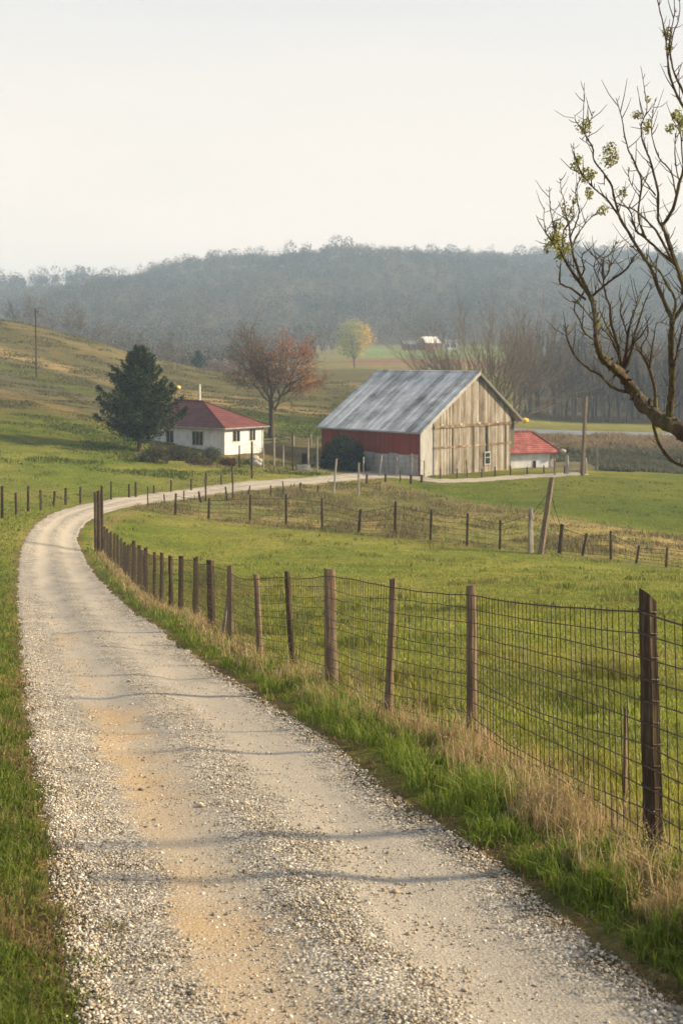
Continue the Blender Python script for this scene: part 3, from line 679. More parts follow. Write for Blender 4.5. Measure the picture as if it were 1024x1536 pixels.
# seed heads
q = rng.choice(n, 5200, replace=False); hs = H[q]; qx, qy = X[q] + rng.uniform(-.04, .04, 5200), Y[q] + rng.uniform(-.04, .04, 5200)
sV = []; sF = []; sc_ = []
r4 = rng.uniform(-1, 1, (5200, 8, 3)); kk = np.arange(8)
cen = np.stack([qx, qy, gz(qx, qy) + hs * .95], 1)[:, None, :] + r4 * np.array([.02, .02, .055])
sz = (.004 + .0004 * qy)[:, None, None]
tri = rng.uniform(-1, 1, (5200, 8, 3, 3)); SV = (cen[:, :, None, :] + tri * sz[..., None]).reshape(-1, 3); nb = len(V)
SF = (np.arange(5200 * 8)[:, None] * 3 + np.arange(3)[None]) + nb
V = np.concatenate([V, SV]); Fa.append(SF); cc = np.concatenate([cc, np.repeat(pick(5200, DR), 24, 0)])
setp(link('dry_grass', np_mesh('dry_grass', V, Fa, cc), M['blade']), 'tall straw coloured dry grass under the roadside wire fence', 'dry grass', kind='stuff')

# loose gravel
X, Y = sample(520000, -.26, .30, 3.6, 46, .85); off, hw, ar = lane_dist(X, Y); a = off / hw; wobn = (fbm(X / 1.8, Y / 1.8, 111, 3) - .5) * .35
uu_ = (a + 1) / 2 + wobn * .5; tr_ = np.maximum(1 - np.abs(uu_ - .34) / .14, 1 - np.abs(uu_ - .76) / .17)
keep = (np.abs(a) < 1 + .12 * rng.uniform(-1, 1, len(X)) * rng.uniform(0, 1, len(X)) + .10 * (fbm(X / .3, Y / .3, 119, 3) - .5)) & (rng.uniform(0, 1, len(X)) > sstep(-.5, .45, tr_ + .9 * (fbm(X / .25, Y / .25, 117, 3) - .5)) * .88) & (rng.uniform(0, 1, len(X)) < .75)
X, Y, a = sel(keep, X, Y, a); n = len(X)
S = rng.gamma(2.6, .0015, n) + .0018 + .00024 * Y; bg_ = rng.uniform(0, 1, n) < .004; S[bg_] *= 2.6; S *= 1 + .1 * (np.abs(a) > .85)
rad_i = np.interp(X * 0, [0, 1], [0, 0])
off2, hw2, ar2 = lane_dist(X, Y); pr = np.interp(np.clip(off2 / (hw2 + .06), -1, 1), ac, prof)
Z = gz(X, Y) + pr + S * .15
octv = np.array([(1, 0, 0), (-1, 0, 0), (0, 1, 0), (0, -1, 0), (0, 0, 1), (0, 0, -1)], float)
octf = np.array([(0, 2, 4), (2, 1, 4), (1, 3, 4), (3, 0, 4), (2, 0, 5), (1, 2, 5), (3, 1, 5), (0, 3, 5)])
th = rng.uniform(0, 6.28, n); ct, st_ = np.cos(th), np.sin(th)
VV = octv[None] * rng.uniform(.55, 1.3, (n, 6, 3)) + rng.uniform(-.3, .3, (n, 6, 3)); VV[:, :, 2] *= .7
VV = np.stack([VV[..., 0] * ct[:, None] - VV[..., 1] * st_[:, None], VV[..., 0] * st_[:, None] + VV[..., 1] * ct[:, None], VV[..., 2]], -1) * S[:, None, None] + np.stack([X, Y, Z], 1)[:, None]
FF = (np.arange(n)[:, None, None] * 6 + octf[None]).reshape(-1, 3)
gc = np.array([(.46, .42, .36), (.32, .285, .235), (.56, .52, .46), (.19, .165, .135), (.42, .34, .245), (.68, .64, .58)])[rng.integers(0, 6, n)] * rng.uniform(.6, 1.12, (n, 1))
setp(link('loose_gravel', np_mesh('loose_gravel', VV.reshape(-1, 3), FF, np.repeat(gc, 6, 0)), M['stone']), 'loose pale crushed stone scattered over the lane', 'gravel', kind='stuff')

# ---- tall poles at the bend
gp = [((144, 827, 143, 738), 5, 'dark slim gate post at the bend of the lane, leftmost of three'), ((149, 829, 148, 736), 6, 'thick dark gate post at the bend of the lane, middle of three'), ((154, 828, 153, 729), 4, 'thin tall gate post at the bend, rightmost and tallest of three')]
rnd = random.Random(3)
for (xb, yb_, xt, yt), w, lab in gp:
    b = at(xb, yb_); h = (yb_ - yt) * b.y / F
    o = post_mesh((0, 0, 0), ((xt - xb) / F * b.y, 0, h), w * b.y / F / 2, rnd, 10).build('gate_post', M['post_dark'], smooth=True); o.location = b
    setp(o, lab, 'gate post', 'tall gate posts where the lane bends')
# broken stake and brace by the near fence
b = at(936, 1200); h = 135 * b.y / F
o = post_mesh((0, 0, 0), (.01, 0, h), .018, rnd, 8, 1.6).build('stake', M['post'], smooth=True); o.location = b; setp(o, 'thin broken wooden stake in the dry grass just left of the nearest fence post', 'stake')
b = at(333, 962); h = 75 * b.y / F
o = post_mesh((0, 0, 0), (.13, .0, h), .035, rnd, 8, .8).build('leaning_stake', M['post_grey'], smooth=True); o.location = b; setp(o, 'grey broken stake leaning in the dry grass against the roadside fence', 'stake')

FB = [(263,772,264,740,3.6),(313,778,314,747,3.6),(375,783,376,742,3.6),(429,790,429,741,3.6),(483,794,483,747,3.4),(538,799,541,764,4.5),(592,803,593,752,4.5),(645,812,647,764,3.6),(700,818,701,770,3.6),(749.5,824,750,780,3.6),
      (795,829,795,762,8),(810,831,827,716,8.5),(838,831,843,786,5.5),(873,834,879.5,800,4),(915.5,839,915,796,4),(953.5,845,958,818.5,4),(998,851,1000,821,4),(1055,860,1054,826,4),(1120,868,1122,835,4),(1190,876,1190,842,4)]
fence('pasture_fence', FB, 'sagging wire fence with uneven posts and one tall leaning pole crossing the pasture', mat='post_dark', wires=(.12, .3, .48, .66, .86), vert=.8, wr=.014, dmin=60, jit=.006, nseg=4,
      post_mats=['post_dark'] * 10 + ['post_grey', 'post'] + ['post_dark'] * 8)
FC = [(-150,800,-150,742,6),(-90,792,-91,738,5),(-40,784,-40,735,5),(4,777,4,729,4.5),(25,772,24,739,4.5),(43,767,43,729,4),(62,765,61,735,4),(81,760,83,737,4),(99,757,99,732,4),(121,755,121,730,3.5),(167,750,167,722,3),(194,747,194,726,3),(204,746,204,724,3.5),
      (231,741,231,728,2.5),(257,738,257,720,2.8),(287,736,287,719,3),(309,730,309,709,3.2),(332,728,332,711,2.5),(349,725,348,700,2.8),(378,718,378,697,3)]
fence('field_fence', FC, 'low wire fence on dark posts beyond the lane at the foot of the hill', mat='post_dark', wires=(.15, .35, .55, .75, .92), vert=1.2, wr=.009, dmin=78, nseg=3, jit=.004)
FD = [(222,759,222,730,2),(247,757,246,741,2.2),(276,752,276,736,2.2),(302,754,298,737,3),(309,752,308,716,2.5),(341,751,338,730,2.5),(349,750,349,720,2.5),(372,746,375,729,2.5),(406,745,406,728,2.2),(425,742,424,722,2.2),(450,739,451,724,3),(476,740,477,728,3),(500,741,504.5,688,2.8),(537.5,744,538,694,3),(550,726,550,711,3.5)]
fence('lane_fence', FD, 'broken fence of thin crooked posts along the near side of the lane before the barn', mat='post_dark', wires=(.3, .55, .8), wr=.008, dmin=92, nseg=3, jit=.006, post_mats=['post_dark'] * 12 + ['white_post', 'white_post', 'post_dark'])
FE = [(578,723,578,711,4),(600,722,600,706,2.5),(616,726,616,712,4),(632,724,632,712,4.2),(660,719,660,702,2.2),(685,717,685,703,2.2),(700,715,699,690,2.2),(722,716,722,703,2.2),(742,714,742,700,2.2),(765,713,765,699,2.2),(790,711,790,700,2.2),(815,709,815,697,2.2),(846,708,846,696,2.2)]
fence('barnyard_fence', FE, 'low fence of short stubby posts in front of the wooden barn gable', mat='post_dark', wires=(.45, .85), wr=.008, dmin=110, nseg=2, jit=.004, dmax=140)

# ------------------------------------------------------------------ barn
bz = -12.16; A = Vector((7.9, 134, bz)); rz = R(45)
barn = empty('barn', A, rz, 'big old barn with grey metal roof, weathered board gable and red side wall', 'barn')
PK = (8.97, 10.1); LEv = (0, 4.35); REv = (16.1, 5.0); LY_ = 14.2
def roofz(x): return (LEv[1] + (PK[1] - LEv[1]) * x / PK[0]) if x < PK[0] else (PK[1] + (REv[1] - PK[1]) * (x - PK[0]) / (REv[0] - PK[0]))
e_ = .16
gw = MB().prism([(2.04, -.05, -.6), (14.65, -.05, -.6), (14.65, -.05, roofz(14.65) - e_), (PK[0], -.05, PK[1] - e_), (2.04, -.05, roofz(2.04) - e_)], (0, .15, 0)).build('gable_wall', M['boards'], barn)
MB().box((2.04, -.16, 4.5), (14.65, -.055, 4.78)).build('upper_rail', M['rail_wood'], gw)
MB().box((2.04, -.12, 2.42), (14.65, -.055, 2.62)).build('lower_rail', M['rail_wood'], gw)
for xx in (4.95, 8.35, 13.75):
    MB().box((xx - .07, -.15, -.3), (xx + .07, -.135, 4.5)).build('door_batten', M['old_boards'], gw)
for xx in (3.2, 6.2, 9.2, 12.2): MB().box((xx - .2, -.17, 4.72), (xx + .2, -.132, 4.92)).build('bracket', M['grey_board'], gw)
MB().box((10.35, -.165, .9), (10.62, -.137, 4.5)).build('door_gap', M['dark'], gw)
wn_ = MB().box((10.0, -.19, .35), (11.0, -.137, 1.75)).build('window', M['grey_board'], gw); MB().box((10.12, -.2, .48), (10.88, -.192, 1.1)).build('pane', M['glass'], wn_); MB().box((10.12, -.2, 1.18), (10.88, -.192, 1.62)).build('pane', M['glass'], wn_)
MB().prism([(0.1, 0.05, -.6), (2.04, 0.05, -.6), (2.04, .05, roofz(2.04) - e_), (.1, .05, roofz(.1) - e_)], (0, .12, 0)).build('aisle_wall', M['grey_board'], barn)
MB().prism([(14.65, .5, -.6), (15.95, .5, -.6), (15.95, .5, roofz(15.95) - e_), (14.65, .5, roofz(14.65) - e_)], (0, .12, 0)).build('recessed_wall', M['old_boards'], barn)  # grey flank wall; shade under the overhang is put into its dark board colour
sw = MB().box((0, .2, -.6), (.12, LY_, 4.25)).build('side_wall', M['red_boards'], barn)
for y0, y1, hh, mm in ((.25, 1.35, 1.95, 'sheet'), (1.4, 3.0, 1.85, 'grey_board'), (3.05, 4.3, 1.95, 'sheet'), (4.35, 6.2, 1.8, 'grey_board'), (6.25, 8.9, 1.9, 'sheet'), (9.0, 13.6, 2.0, 'sheet')):
    MB().box((-.07, y0, -.5), (-.004, y1, hh)).build('lower_panel', M[mm], sw)
MB().prism([(0.1, LY_, -.6), (16, LY_, -.6), (16, LY_, roofz(16) - e_), (PK[0], LY_, PK[1] - e_), (.1, LY_, roofz(.1) - e_)], (0, .12, 0)).build('back_wall', M['old_boards'], barn)
MB().box((15.97, .6, -.6), (16.08, LY_, 4.9)).build('far_wall', M['old_boards'], barn)
rf_ = MB(); x0 = -.35; z0 = roofz(0) - .35 * (PK[1] - 4.35) / PK[0]; x1 = 16.5; z1 = REv[1] - .4 * (PK[1] - 5) / 7.13
rf_.prism([(x0, -.45, z0), (PK[0], -.45, PK[1]), (PK[0], -.45, PK[1] + .1), (x0 - .03, -.45, z0 + .1)], (0, LY_ + .9, 0))
rl = rf_.build('roof_slope', M['metal_roof'], barn)
rr = MB().prism([(PK[0] + .004, -.45, PK[1]), (x1, -.45, z1), (x1 + .03, -.45, z1 + .1), (PK[0] + .004, -.45, PK[1] + .1)], (0, LY_ + .9, 0)).build('roof_slope', M['metal_roof'], barn)
rg = MB()
for q in np.arange(0, LY_ + .5, .88):
    rg.prism([(x0, -.4 + q, z0 + .104), (PK[0] - .1, -.4 + q, PK[1] + .104 - .064), (PK[0] - .1, -.4 + q, PK[1] + .08), (x0, -.4 + q, z0 + .145)], (0, .05, 0))
rg.build('roof_seam', M['metal_roof'], rl)
MB().tube([(PK[0], -.47, PK[1] + .11), (PK[0], LY_ + .47, PK[1] + .11)], .11, 8).build('ridge_cap', M['metal_roof'], barn)
MB().prism([(x0, -.5, z0 - .2), (PK[0], -.5, PK[1] - .2), (PK[0], -.5, PK[1] + .02), (x0, -.5, z0 + .02)], (0, .045, 0)).build('bargeboard', M['grey_board'], barn)
MB().prism([(PK[0] + .01, -.5, PK[1] - .24), (x1, -.5, z1 - .24), (x1, -.5, z1 + .02), (PK[0] + .01, -.5, PK[1] + .02)], (0, .045, 0)).build('bargeboard', M['old_boards'], barn)
MB().box((-.44, -.4, z0 - .06), (-.36, LY_ + .4, z0 + .06)).build('gutter', M['sheet'], barn)
bpy_ic = bpy.data.meshes.new('eave_cap')
def blob(name, r, mat, parent, loc, seed, sx=1, sz=1, amp=.15, sub=3):
    import bmesh
    bm = bmesh.new(); bmesh.ops.create_icosphere(bm, subdivisions=sub, radius=r)
    for v in bm.verts:
        n_v = fbm(np.array([v.co.x / r * 2 + seed * 5]), np.array([v.co.y / r * 2 + v.co.z / r * 1.7]), seed, 3)[0]; v.co *= 1 + amp * (n_v - .5) * 2
        v.co.x *= sx; v.co.z *= sz
    me = bpy.data.meshes.new(name); bm.to_mesh(me); bm.free(); me.polygons.foreach_set('use_smooth', [True] * len(me.polygons))
    o = link(name, me, mat, parent); o.location = loc; return o
blob('eave_ball', .30, M['yellow'], barn, (16.8, -.4, z1 + .12), 2, 1.3, .9, .3)

# ------------------------------------------------------------------ farmhouse
hz_ = -10.75; a = R(51); hroot = empty('farmhouse', Vector((-12.25, 140, hz_)), a, 'small white farmhouse with dark red hipped roof behind the evergreen tree', 'house')
LG, LS, EH = 6.0, 12.8, 3.0
wl = MB().box((0, 0, -1.2), (LG, LS, EH)).build('wall', M['plaster'], hroot)
MB().box((-.03, -.03, -1.2), (LG + .03, LS + .03, -.05)).build('foundation', M['concrete'], hroot)
ov = .45; zr = 5.6 - .1; r0_ = (LG / 2, 6.2, zr); r1_ = (LG / 2, 10.6, zr); ez = EH - .08
cor = [(-ov, -ov, ez), (LG + ov, -ov, ez), (LG + ov, LS + ov, ez), (-ov, LS + ov, ez)]
mb = MB(); mb.v = cor + [r0_, r1_] + [(x, y, z - .14) for x, y, z in cor]
mb.f = [(0, 1, 4), (1, 2, 5, 4), (2, 3, 5), (3, 0, 4, 5), (0, 6, 7, 1), (1, 7, 8, 2), (2, 8, 9, 3), (3, 9, 6, 0), (9, 8, 7, 6)]
rf2 = mb.build('roof', M['red_roof'], hroot)
for p, q in ((0, 4), (1, 4), (4, 5)):
    pts = [mb.v[p], mb.v[q]]; MB().tube([Vector(v) + Vector((0, 0, .03)) for v in pts], .07, 6).build('ridge_cap', M['red_roof'], rf2)
MB().tube([(LG / 2 + 1.3, 8.0, 4.6), (LG / 2 + 1.3, 8.0, 7.3)], .13, 8).build('chimney_pipe', M['sash'], hroot)
def window(x0, x1, z0, z1, axis, parent=hroot, n=2):
    if axis == 'y0':
        w = MB().box((x0, -.05, z0), (x1, -.004, z1)).build('window', M['sash'] if n < 3 else M['sash'], parent)
        for i in range(n): MB().box((x0 + .07 + (x1 - x0 - .07) * i / n, -.06, z0 + .07), (x0 + (x1 - x0 - .07) * (i + 1) / n, -.052, z1 - .07)).build('pane', M['glass'], w)
    else:
        w = MB().box((-.05, x0, z0), (-.004, x1, z1)).build('window', M['sash'], parent)
        for i in range(n): MB().box((-.06, x0 + .07 + (x1 - x0 - .07) * i / n, z0 + .07), (-.052, x0 + (x1 - x0 - .07) * (i + 1) / n, z1 - .07)).build('pane', M['glass'], w)
for q0_, q1_ in (((-ov, -ov - .05, ez - .1), (LG + ov, -ov - .05, ez - .1)), ((-ov - .05, -ov, ez - .1), (-ov - .05, LS + ov, ez - .1))):
    MB().tube([q0_, q1_], .07, 6).build('gutter', M['sheet'], hroot)
MB().tube([(LG - .1, -.12, ez - .2), (LG - .1, -.12, 0)], .05, 6).build('downpipe', M['sheet'], hroot)
window(1.15, 2.35, 1.35, 2.6, 'y0'); window(3.75, 4.75, 1.35, 2.65, 'y0'); window(3.1, 4.8, .9, 2.45, 'x0', n=3); window(7.6, 8.8, 1, 2.4, 'x0')

# ------------------------------------------------------------------ shed
sh = empty('shed', Vector((21.2, 146.0, -12.7)), R(18), 'low pale shed with bright red tiled hipped roof right of the barn', 'shed')
MB().box((-4.2, 0, -.6), (2.2, 4.5, 2.0)).build('wall', M['plaster'], sh)
MB().box((-.3, -.05, .1), (.05, -.004, .95)).build('vent', M['dark'], sh)
MB().box((1.75, -.06, -.4), (2.26, -.005, 2.0)).build('corner_board', M['white_post'], sh)
mb = MB(); cor = [(-4.7, -.5, 1.9), (2.9, -.5, 1.9), (2.9, 5, 1.9), (-4.7, 5, 1.9)]
mb.v = cor + [(-2.6, 2.2, 4.0), (.6, 2.2, 4.0)] + [(x, y, z - .14) for x, y, z in cor]
mb.f = [(0, 1, 5, 4), (1, 2, 5), (2, 3, 4, 5), (3, 0, 4), (0, 6, 7, 1), (1, 7, 8, 2), (2, 8, 9, 3), (3, 9, 6, 0), (9, 8, 7, 6)]
rs = mb.build('roof', M['red_tiles'], sh)
for p, q in ((1, 5), (0, 4), (4, 5)):
    MB().tube([Vector(mb.v[p]) + Vector((0, 0, .04)), Vector(mb.v[q]) + Vector((0, 0, .04))], .09, 6).build('ridge_tiles', M['red_tiles'], rs)
blob('gutter_head', .28, M['white_post'], sh, (3.05, -.5, 1.95), 4, 1.6, .9, .15, 2)

# ------------------------------------------------------------------ tree building
def branches(rnd, p, d, L, r, lv, out, kids=(4, 6), spread=.75, up=.12, taper=.55, wander=.18, first=.3, minr=.004, ratio=.62, nseg=5):
    pts = [p.copy()]; rad = [r]; dirs = [d.copy()]; q = p.copy(); dd = d.normalized()
    for i in range(nseg):
        dd = (dd + Vector((rnd.gauss(0, wander), rnd.gauss(0, wander), rnd.gauss(0, wander) + up)) ).normalized()
        q = q + dd * (L / nseg); pts.append(q.copy()); rad.append(max(minr, r * (1 - (1 - taper) * (i + 1) / nseg))); dirs.append(dd.copy())
    if lv == 0: rad[-1] = minr * .6
    out.append((pts, rad, lv))
    if lv > 0:
        n = rnd.randint(*kids)
        for c_i in range(n):
            t = first + (1 - first) * (c_i + rnd.random() * .8) / n; t = min(t, .98)
            i = int(t * nseg); f = t * nseg - i; bp = pts[i].lerp(pts[min(i + 1, nseg)], f); bd = dirs[min(i + 1, nseg)]
            per = bd.orthogonal().normalized(); per.rotate(Matrix.Rotation(c_i * 2.4 + rnd.uniform(-.5, .5), 3, bd))
            nd = (bd + per * spread * rnd.uniform(.6, 1.3)).normalized(); rr_ = rad[min(i, nseg)] * rnd.uniform(.5, .72)
            branches(rnd, bp, nd, L * ratio * rnd.uniform(.7, 1.15) * (1.05 - .25 * t), max(rr_, minr), lv - 1, out, kids, spread, up, taper, wander, .25, minr, ratio, nseg if lv > 2 else max(3, nseg - 1))
        branches(rnd, pts[-1], dirs[-1], L * ratio, max(rad[-1], minr), lv - 1, out, kids, spread, up, taper, wander, .25, minr, ratio, nseg)
def tree_thing(name, loc, out, label, cat='tree', group=None, bark='bark', trunk_lv=2, sides=None, leaves=None, leaf_mat='leaf', rz_=0):
    root = empty(name, loc, rz_, label, cat, group)
    tr = MB(); tw = MB()
    for pts, rad, lv in out:
        n = 3 if lv <= 1 else (5 if lv == 2 else 8)
        (tr if lv >= trunk_lv else tw).tube(pts, rad, n if not sides else sides, False)
    if tr.v: tr.build('trunk', M[bark], root, smooth=True)
    if tw.v: tw.build('crown', M[bark], root)
    if leaves is not None:
        V, Q, c = leaves; link('foliage', np_mesh('foliage', V, Q, c), M[leaf_mat], root)
    return root
def quads(P, size, cols, rg, flat=None):
    n = len(P); a = rg.normal(size=(n, 3)); a /= np.linalg.norm(a, axis=1)[:, None]; b = rg.normal(size=(n, 3)); b -= (a * b).sum(1)[:, None] * a; b /= np.linalg.norm(b, axis=1)[:, None]
    s = (size * rg.uniform(.6, 1.3, n))[:, None] if np.ndim(size) == 0 else size[:, None]
    V = np.stack([P - a * s, P + b * s * .55, P + a * s, P - b * s * .55], 1).reshape(-1, 3)
    Q = np.arange(n)[:, None] * 4 + np.arange(4)[None]
    return V, Q, np.repeat(cols, 4, 0)

# evergreen by the house
def conifer(H_, R_, seed, n_br=150, leafn=42, size=.16, cols=((.014, .030, .008), (.024, .044, .011), (.009, .02, .007), (.05, .066, .016)), low=.12):
    rg = np.random.default_rng(seed); rnd = random.Random(seed); P = []; tw = []
    for i in range(n_br):
        t = low + (1 - low) * (i / n_br) ** .85; z = H_ * t
        prof_ = (1 - ((t - low) / (1 - low)) ** 1.35) * (.72 + .28 * min(1, (t - low) / .12)); Lb = R_ * prof_ * rnd.uniform(.5, 1.15) + .25
        an = i * 2.399 + rnd.uniform(-.3, .3); d = Vector((math.cos(an), math.sin(an), rnd.uniform(.1, .5) + .7 * t)).normalized()
        p0 = Vector((0, 0, z)); pts = [p0]
        for q in range(1, 5): pts.append(p0 + d * Lb * q / 4 + Vector((0, 0, -.10 * Lb * (q / 4) ** 2 + .14 * Lb * (q / 4) ** 4)))
        tw.append((pts, [.035 * Lb / 3 + .01, .03, .02, .012, .006], 2))
        k_n = int(leafn * (.4 + Lb / R_))
        for q in range(k_n):
            s_ = rnd.uniform(.22, 1.05); f = s_ * 4; a0 = min(int(f), 3); pp_ = pts[a0].lerp(pts[a0 + 1], f - a0)
            sp_ = Lb * .13 * (1.25 - s_) + .06
            P.append(pp_ + Vector((rnd.gauss(0, sp_), rnd.gauss(0, sp_), rnd.gauss(0, sp_ * .55) + .02)))
            if q % 3 == 0 and s_ > .6:
                P.append(pts[-1] + d * rnd.uniform(0, .35) + Vector((rnd.gauss(0, .07), rnd.gauss(0, .07), rnd.uniform(0, .3))))
    P = np.array([tuple(v) for v in P]); cols = np.array(cols); tone = cols[rg.integers(0, len(cols), len(P))] * rg.uniform(.75, 1.25, (len(P), 1))
    tone = tone * (.7 + .75 * fbm(P[:, 0] * 1.1 + P[:, 2], P[:, 1] * 1.1 + P[:, 2] * .8, seed, 3))[:, None]
    trunk = [([Vector((0, 0, -.4)), Vector((.03, 0, H_ * .3)), Vector((0, .04, H_ * .65)), Vector((0, 0, H_ * .97))], [H_ * .022, H_ * .017, H_ * .01, .02], 3)]
    return trunk + tw, quads(P, size, tone, rg)
tr_, lf = conifer(10.3, 5.0, 5, 170, 240, .125, low=.08); b = at(209, 678, 100)
tree_thing('evergreen_tree', b, tr_, 'dark green spreading evergreen standing left of the red roofed farmhouse', leaves=lf, leaf_mat='needle')
tr_, lf = conifer(4.8, 1.9, 8, 60, 26, .2, ((.02, .045, .04), (.03, .06, .05)), .02); b = on(297, 330)
tree_thing('blue_conifer', Vector((b.x, b.y, b.z)), tr_, 'small blue green conifer standing on the hill crest above the farmhouse', leaves=lf, leaf_mat='needle')

def bushP(n, rx, ry, rzz, rg, lump=.25):
    d = rg.normal(size=(n, 3)); d /= np.linalg.norm(d, axis=1)[:, None]; d[:, 2] = np.abs(d[:, 2]) * 1.0 - .12 * rg.uniform(0, 1, n)
    r = rg.uniform(.45, 1, n) ** .45 * (1 - lump + 2 * lump * fbm(d[:, 0] * 3 + 4, d[:, 1] * 3 + d[:, 2] * 2.5, 7, 3))
    return d * r[:, None] * np.array([rx, ry, rzz])
def bush(name, loc, rx, ry, rz2, n, size, cols, label, seed, cat='bush', group=None, stems=7, mat='leaf', lump=.25):
    rg = np.random.default_rng(seed); rnd = random.Random(seed); P = bushP(n, rx, ry, rz2, rg, lump); cols = np.array(cols)
    c = cols[rg.integers(0, len(cols), n)] * rg.uniform(.7, 1.3, (n, 1)) * (.65 + .7 * fbm(P[:, 0] * 1.3, P[:, 1] + P[:, 2] * 1.3, seed, 3))[:, None]
    out = []
    for i in range(stems):
        an = rnd.uniform(0, 6.28); d = Vector((math.cos(an) * .6, math.sin(an) * .6, 1)); branches(rnd, Vector((0, 0, -.15)), d, rz2 * .6, .04 * rz2 ** .5, 2, out, (3, 4), .8, .1, .4, .15, .3, .012, .6, 4)
    return tree_thing(name, loc, out, label, cat, group, 'bark', 9, 3, quads(P, size, c, rg), mat)
b = on(515, 137.5); bush('round_bush', b - Vector((0, 0, .1)), 2.5, 2.1, 3.9, 7000, .13, ((.014, .032, .016), (.022, .045, .02), (.01, .024, .012)), 'dense dark green rounded bush against the red barn wall', 11, lump=.12, mat='needle')
SB = [(283, 690, 1.3, 1.3, ((.06, .075, .035), (.09, .075, .045)), 'olive shrub in front of the left end of the white farmhouse', 12), (240, 688, .95, 1.1, ((.10, .075, .05), (.13, .10, .07)), 'low brown shrub beside the evergreen trunk', 13),
      (262, 690, 1.1, 1.7, ((.055, .06, .035), (.07, .07, .045)), 'twiggy grey green shrub between the evergreen and the farmhouse', 14), (318, 692, 1.2, 1.6, ((.11, .12, .08), (.08, .095, .06)), 'pale leafy shrub under the farmhouse corner', 15),
      (341, 698, .9, .8, ((.14, .07, .04), (.10, .06, .04)), 'rusty brown low shrub at the front corner of the farmhouse', 16), (232, 694, 1.5, 2.1, ((.05, .06, .03), (.075, .07, .04)), 'dense olive shrub at the hidden left end of the farmhouse', 18), (299, 696, 1.5, .7, ((.10, .09, .06), (.08, .055, .04)), 'wide low brown shrub on the grass below the farmhouse window', 17)]
for xb, yb_, r, h, cs, lab, sd_ in SB:
    b = at(xb, yb_, 105); bush('shrub', b, r, r * .8, h, 1500, .09, cs, lab, sd_, 'shrub', 'shrubs around the farmhouse', 9, lump=.35)

# tree with orange leaves
rnd = random.Random(21); out = []; base = at(407, 657, 120)
trunkp = [Vector((0, 0, -.4)), Vector((.0, 0, 1.6)), Vector((.05, 0, 3.4)), Vector((-.1, .1, 4.6))]
out.append((trunkp, [.48, .36, .33, .30], 4))
for dv, L_, r_, o_z in (((-.55, .1, .9), 4.6, .24, 4.5), ((.05, .25, 1), 4.6, .22, 4.5), ((-.25, -.35, .95), 4.3, .18, 4.5), ((.62, -.05, .8), 4.4, .22, 2.9), ((.75, .3, .55), 3.9, .14, 4.0), ((-.8, .2, .5), 3.9, .13, 4.3), ((.3, -.5, .8), 3.8, .14, 4.4)):
    branches(rnd, Vector((-.05, 0, o_z)), Vector(dv), L_ * 1.12, r_ * .74, 4, out, (4, 5), .9, .05, .5, .15, .22, .009, .64, 4)
tips = [p[-1] for p, r, lv in out if lv <= 0]; rg = np.random.default_rng(3)
tp = np.array([tuple(t) for t in tips]); wgt = np.exp(-((tp[:, 0] - 2.6) / 2.2) ** 2) * sstep(8.5, 12.5, tp[:, 2]) + .35 * np.exp(-((tp[:, 0] - 4.3) / 1.6) ** 2) * (tp[:, 2] > 5.5) + .03
k_ = rg.choice(len(tp), 3400, p=wgt / wgt.sum()); P = tp[k_] + rg.normal(0, .25, (3400, 3))
cc_ = np.array([(.44, .15, .035), (.34, .11, .04), (.52, .24, .05), (.26, .10, .05)])[rg.integers(0, 4, 3400)]
fz = tp[rg.choice(len(tp), 2400)] + rg.normal(0, .2, (2400, 3)); P = np.concatenate([P, fz]); cc_ = np.concatenate([cc_, pick(2400, [(.15, .10, .07), (.20, .13, .08), (.12, .085, .06)])])
tree_thing('autumn_tree', base, out, 'bare dark tree with a few orange leaves behind the farmhouse', leaves=quads(P, .095, cc_, rg))

# wide bare tree behind the barn
rnd = random.Random(33); out = []; b = on(734, 196)
for i in range(17):
    an = i / 17 * 6.28 + rnd.uniform(-.2, .2); tl = rnd.uniform(.15, 1.5); d = Vector((math.cos(an) * tl * 1.15, math.sin(an) * tl * .6, 1))
    branches(rnd, Vector((math.cos(an) * .7, math.sin(an) * .5, -.3)), d, rnd.uniform(9.0, 10.8), .15, 4, out, (3, 5), .42, .045, .5, .09, .3, .012, .60, 4)
tree_thing('spreading_tree', b, out, 'wide bare many stemmed tree fanning out behind the right end of the barn roof', bark='pale_bark')

# pale tree out in the fields
rnd = random.Random(44); out = []; b = on(532, 415)
branches(rnd, Vector((0, 0, -.5)), Vector((.02, 0, 1)), 6, .32, 3, out, (5, 6), .6, .06, .5, .1, .3, .03, .6, 5)
rg = np.random.default_rng(6); d = rg.normal(size=(4200, 3)); d /= np.linalg.norm(d, axis=1)[:, None]; r_ = rg.uniform(.3, 1, 4200) ** .5 * (.55 + .85 * fbm(d[:, 0] * 3 + 5, d[:, 2] * 3 + d[:, 1] * 2, 3, 3))
P = d * r_[:, None] * np.array([6.2, 6, 6.3]) + np.array([0, 0, 9.0]); w_ = sstep(-1, 5, P[:, 0])[:, None]
cc_ = np.array([.33, .35, .17]) * (1 - w_) + np.array([.58, .43, .15]) * w_; cc_ = cc_ * rg.uniform(.75, 1.25, (4200, 1))
tree_thing('pale_tree', b, out, 'rounded pale green and yellow tree alone in the far fields', leaves=quads(P, .26, cc_, rg), bark='grey_bark')

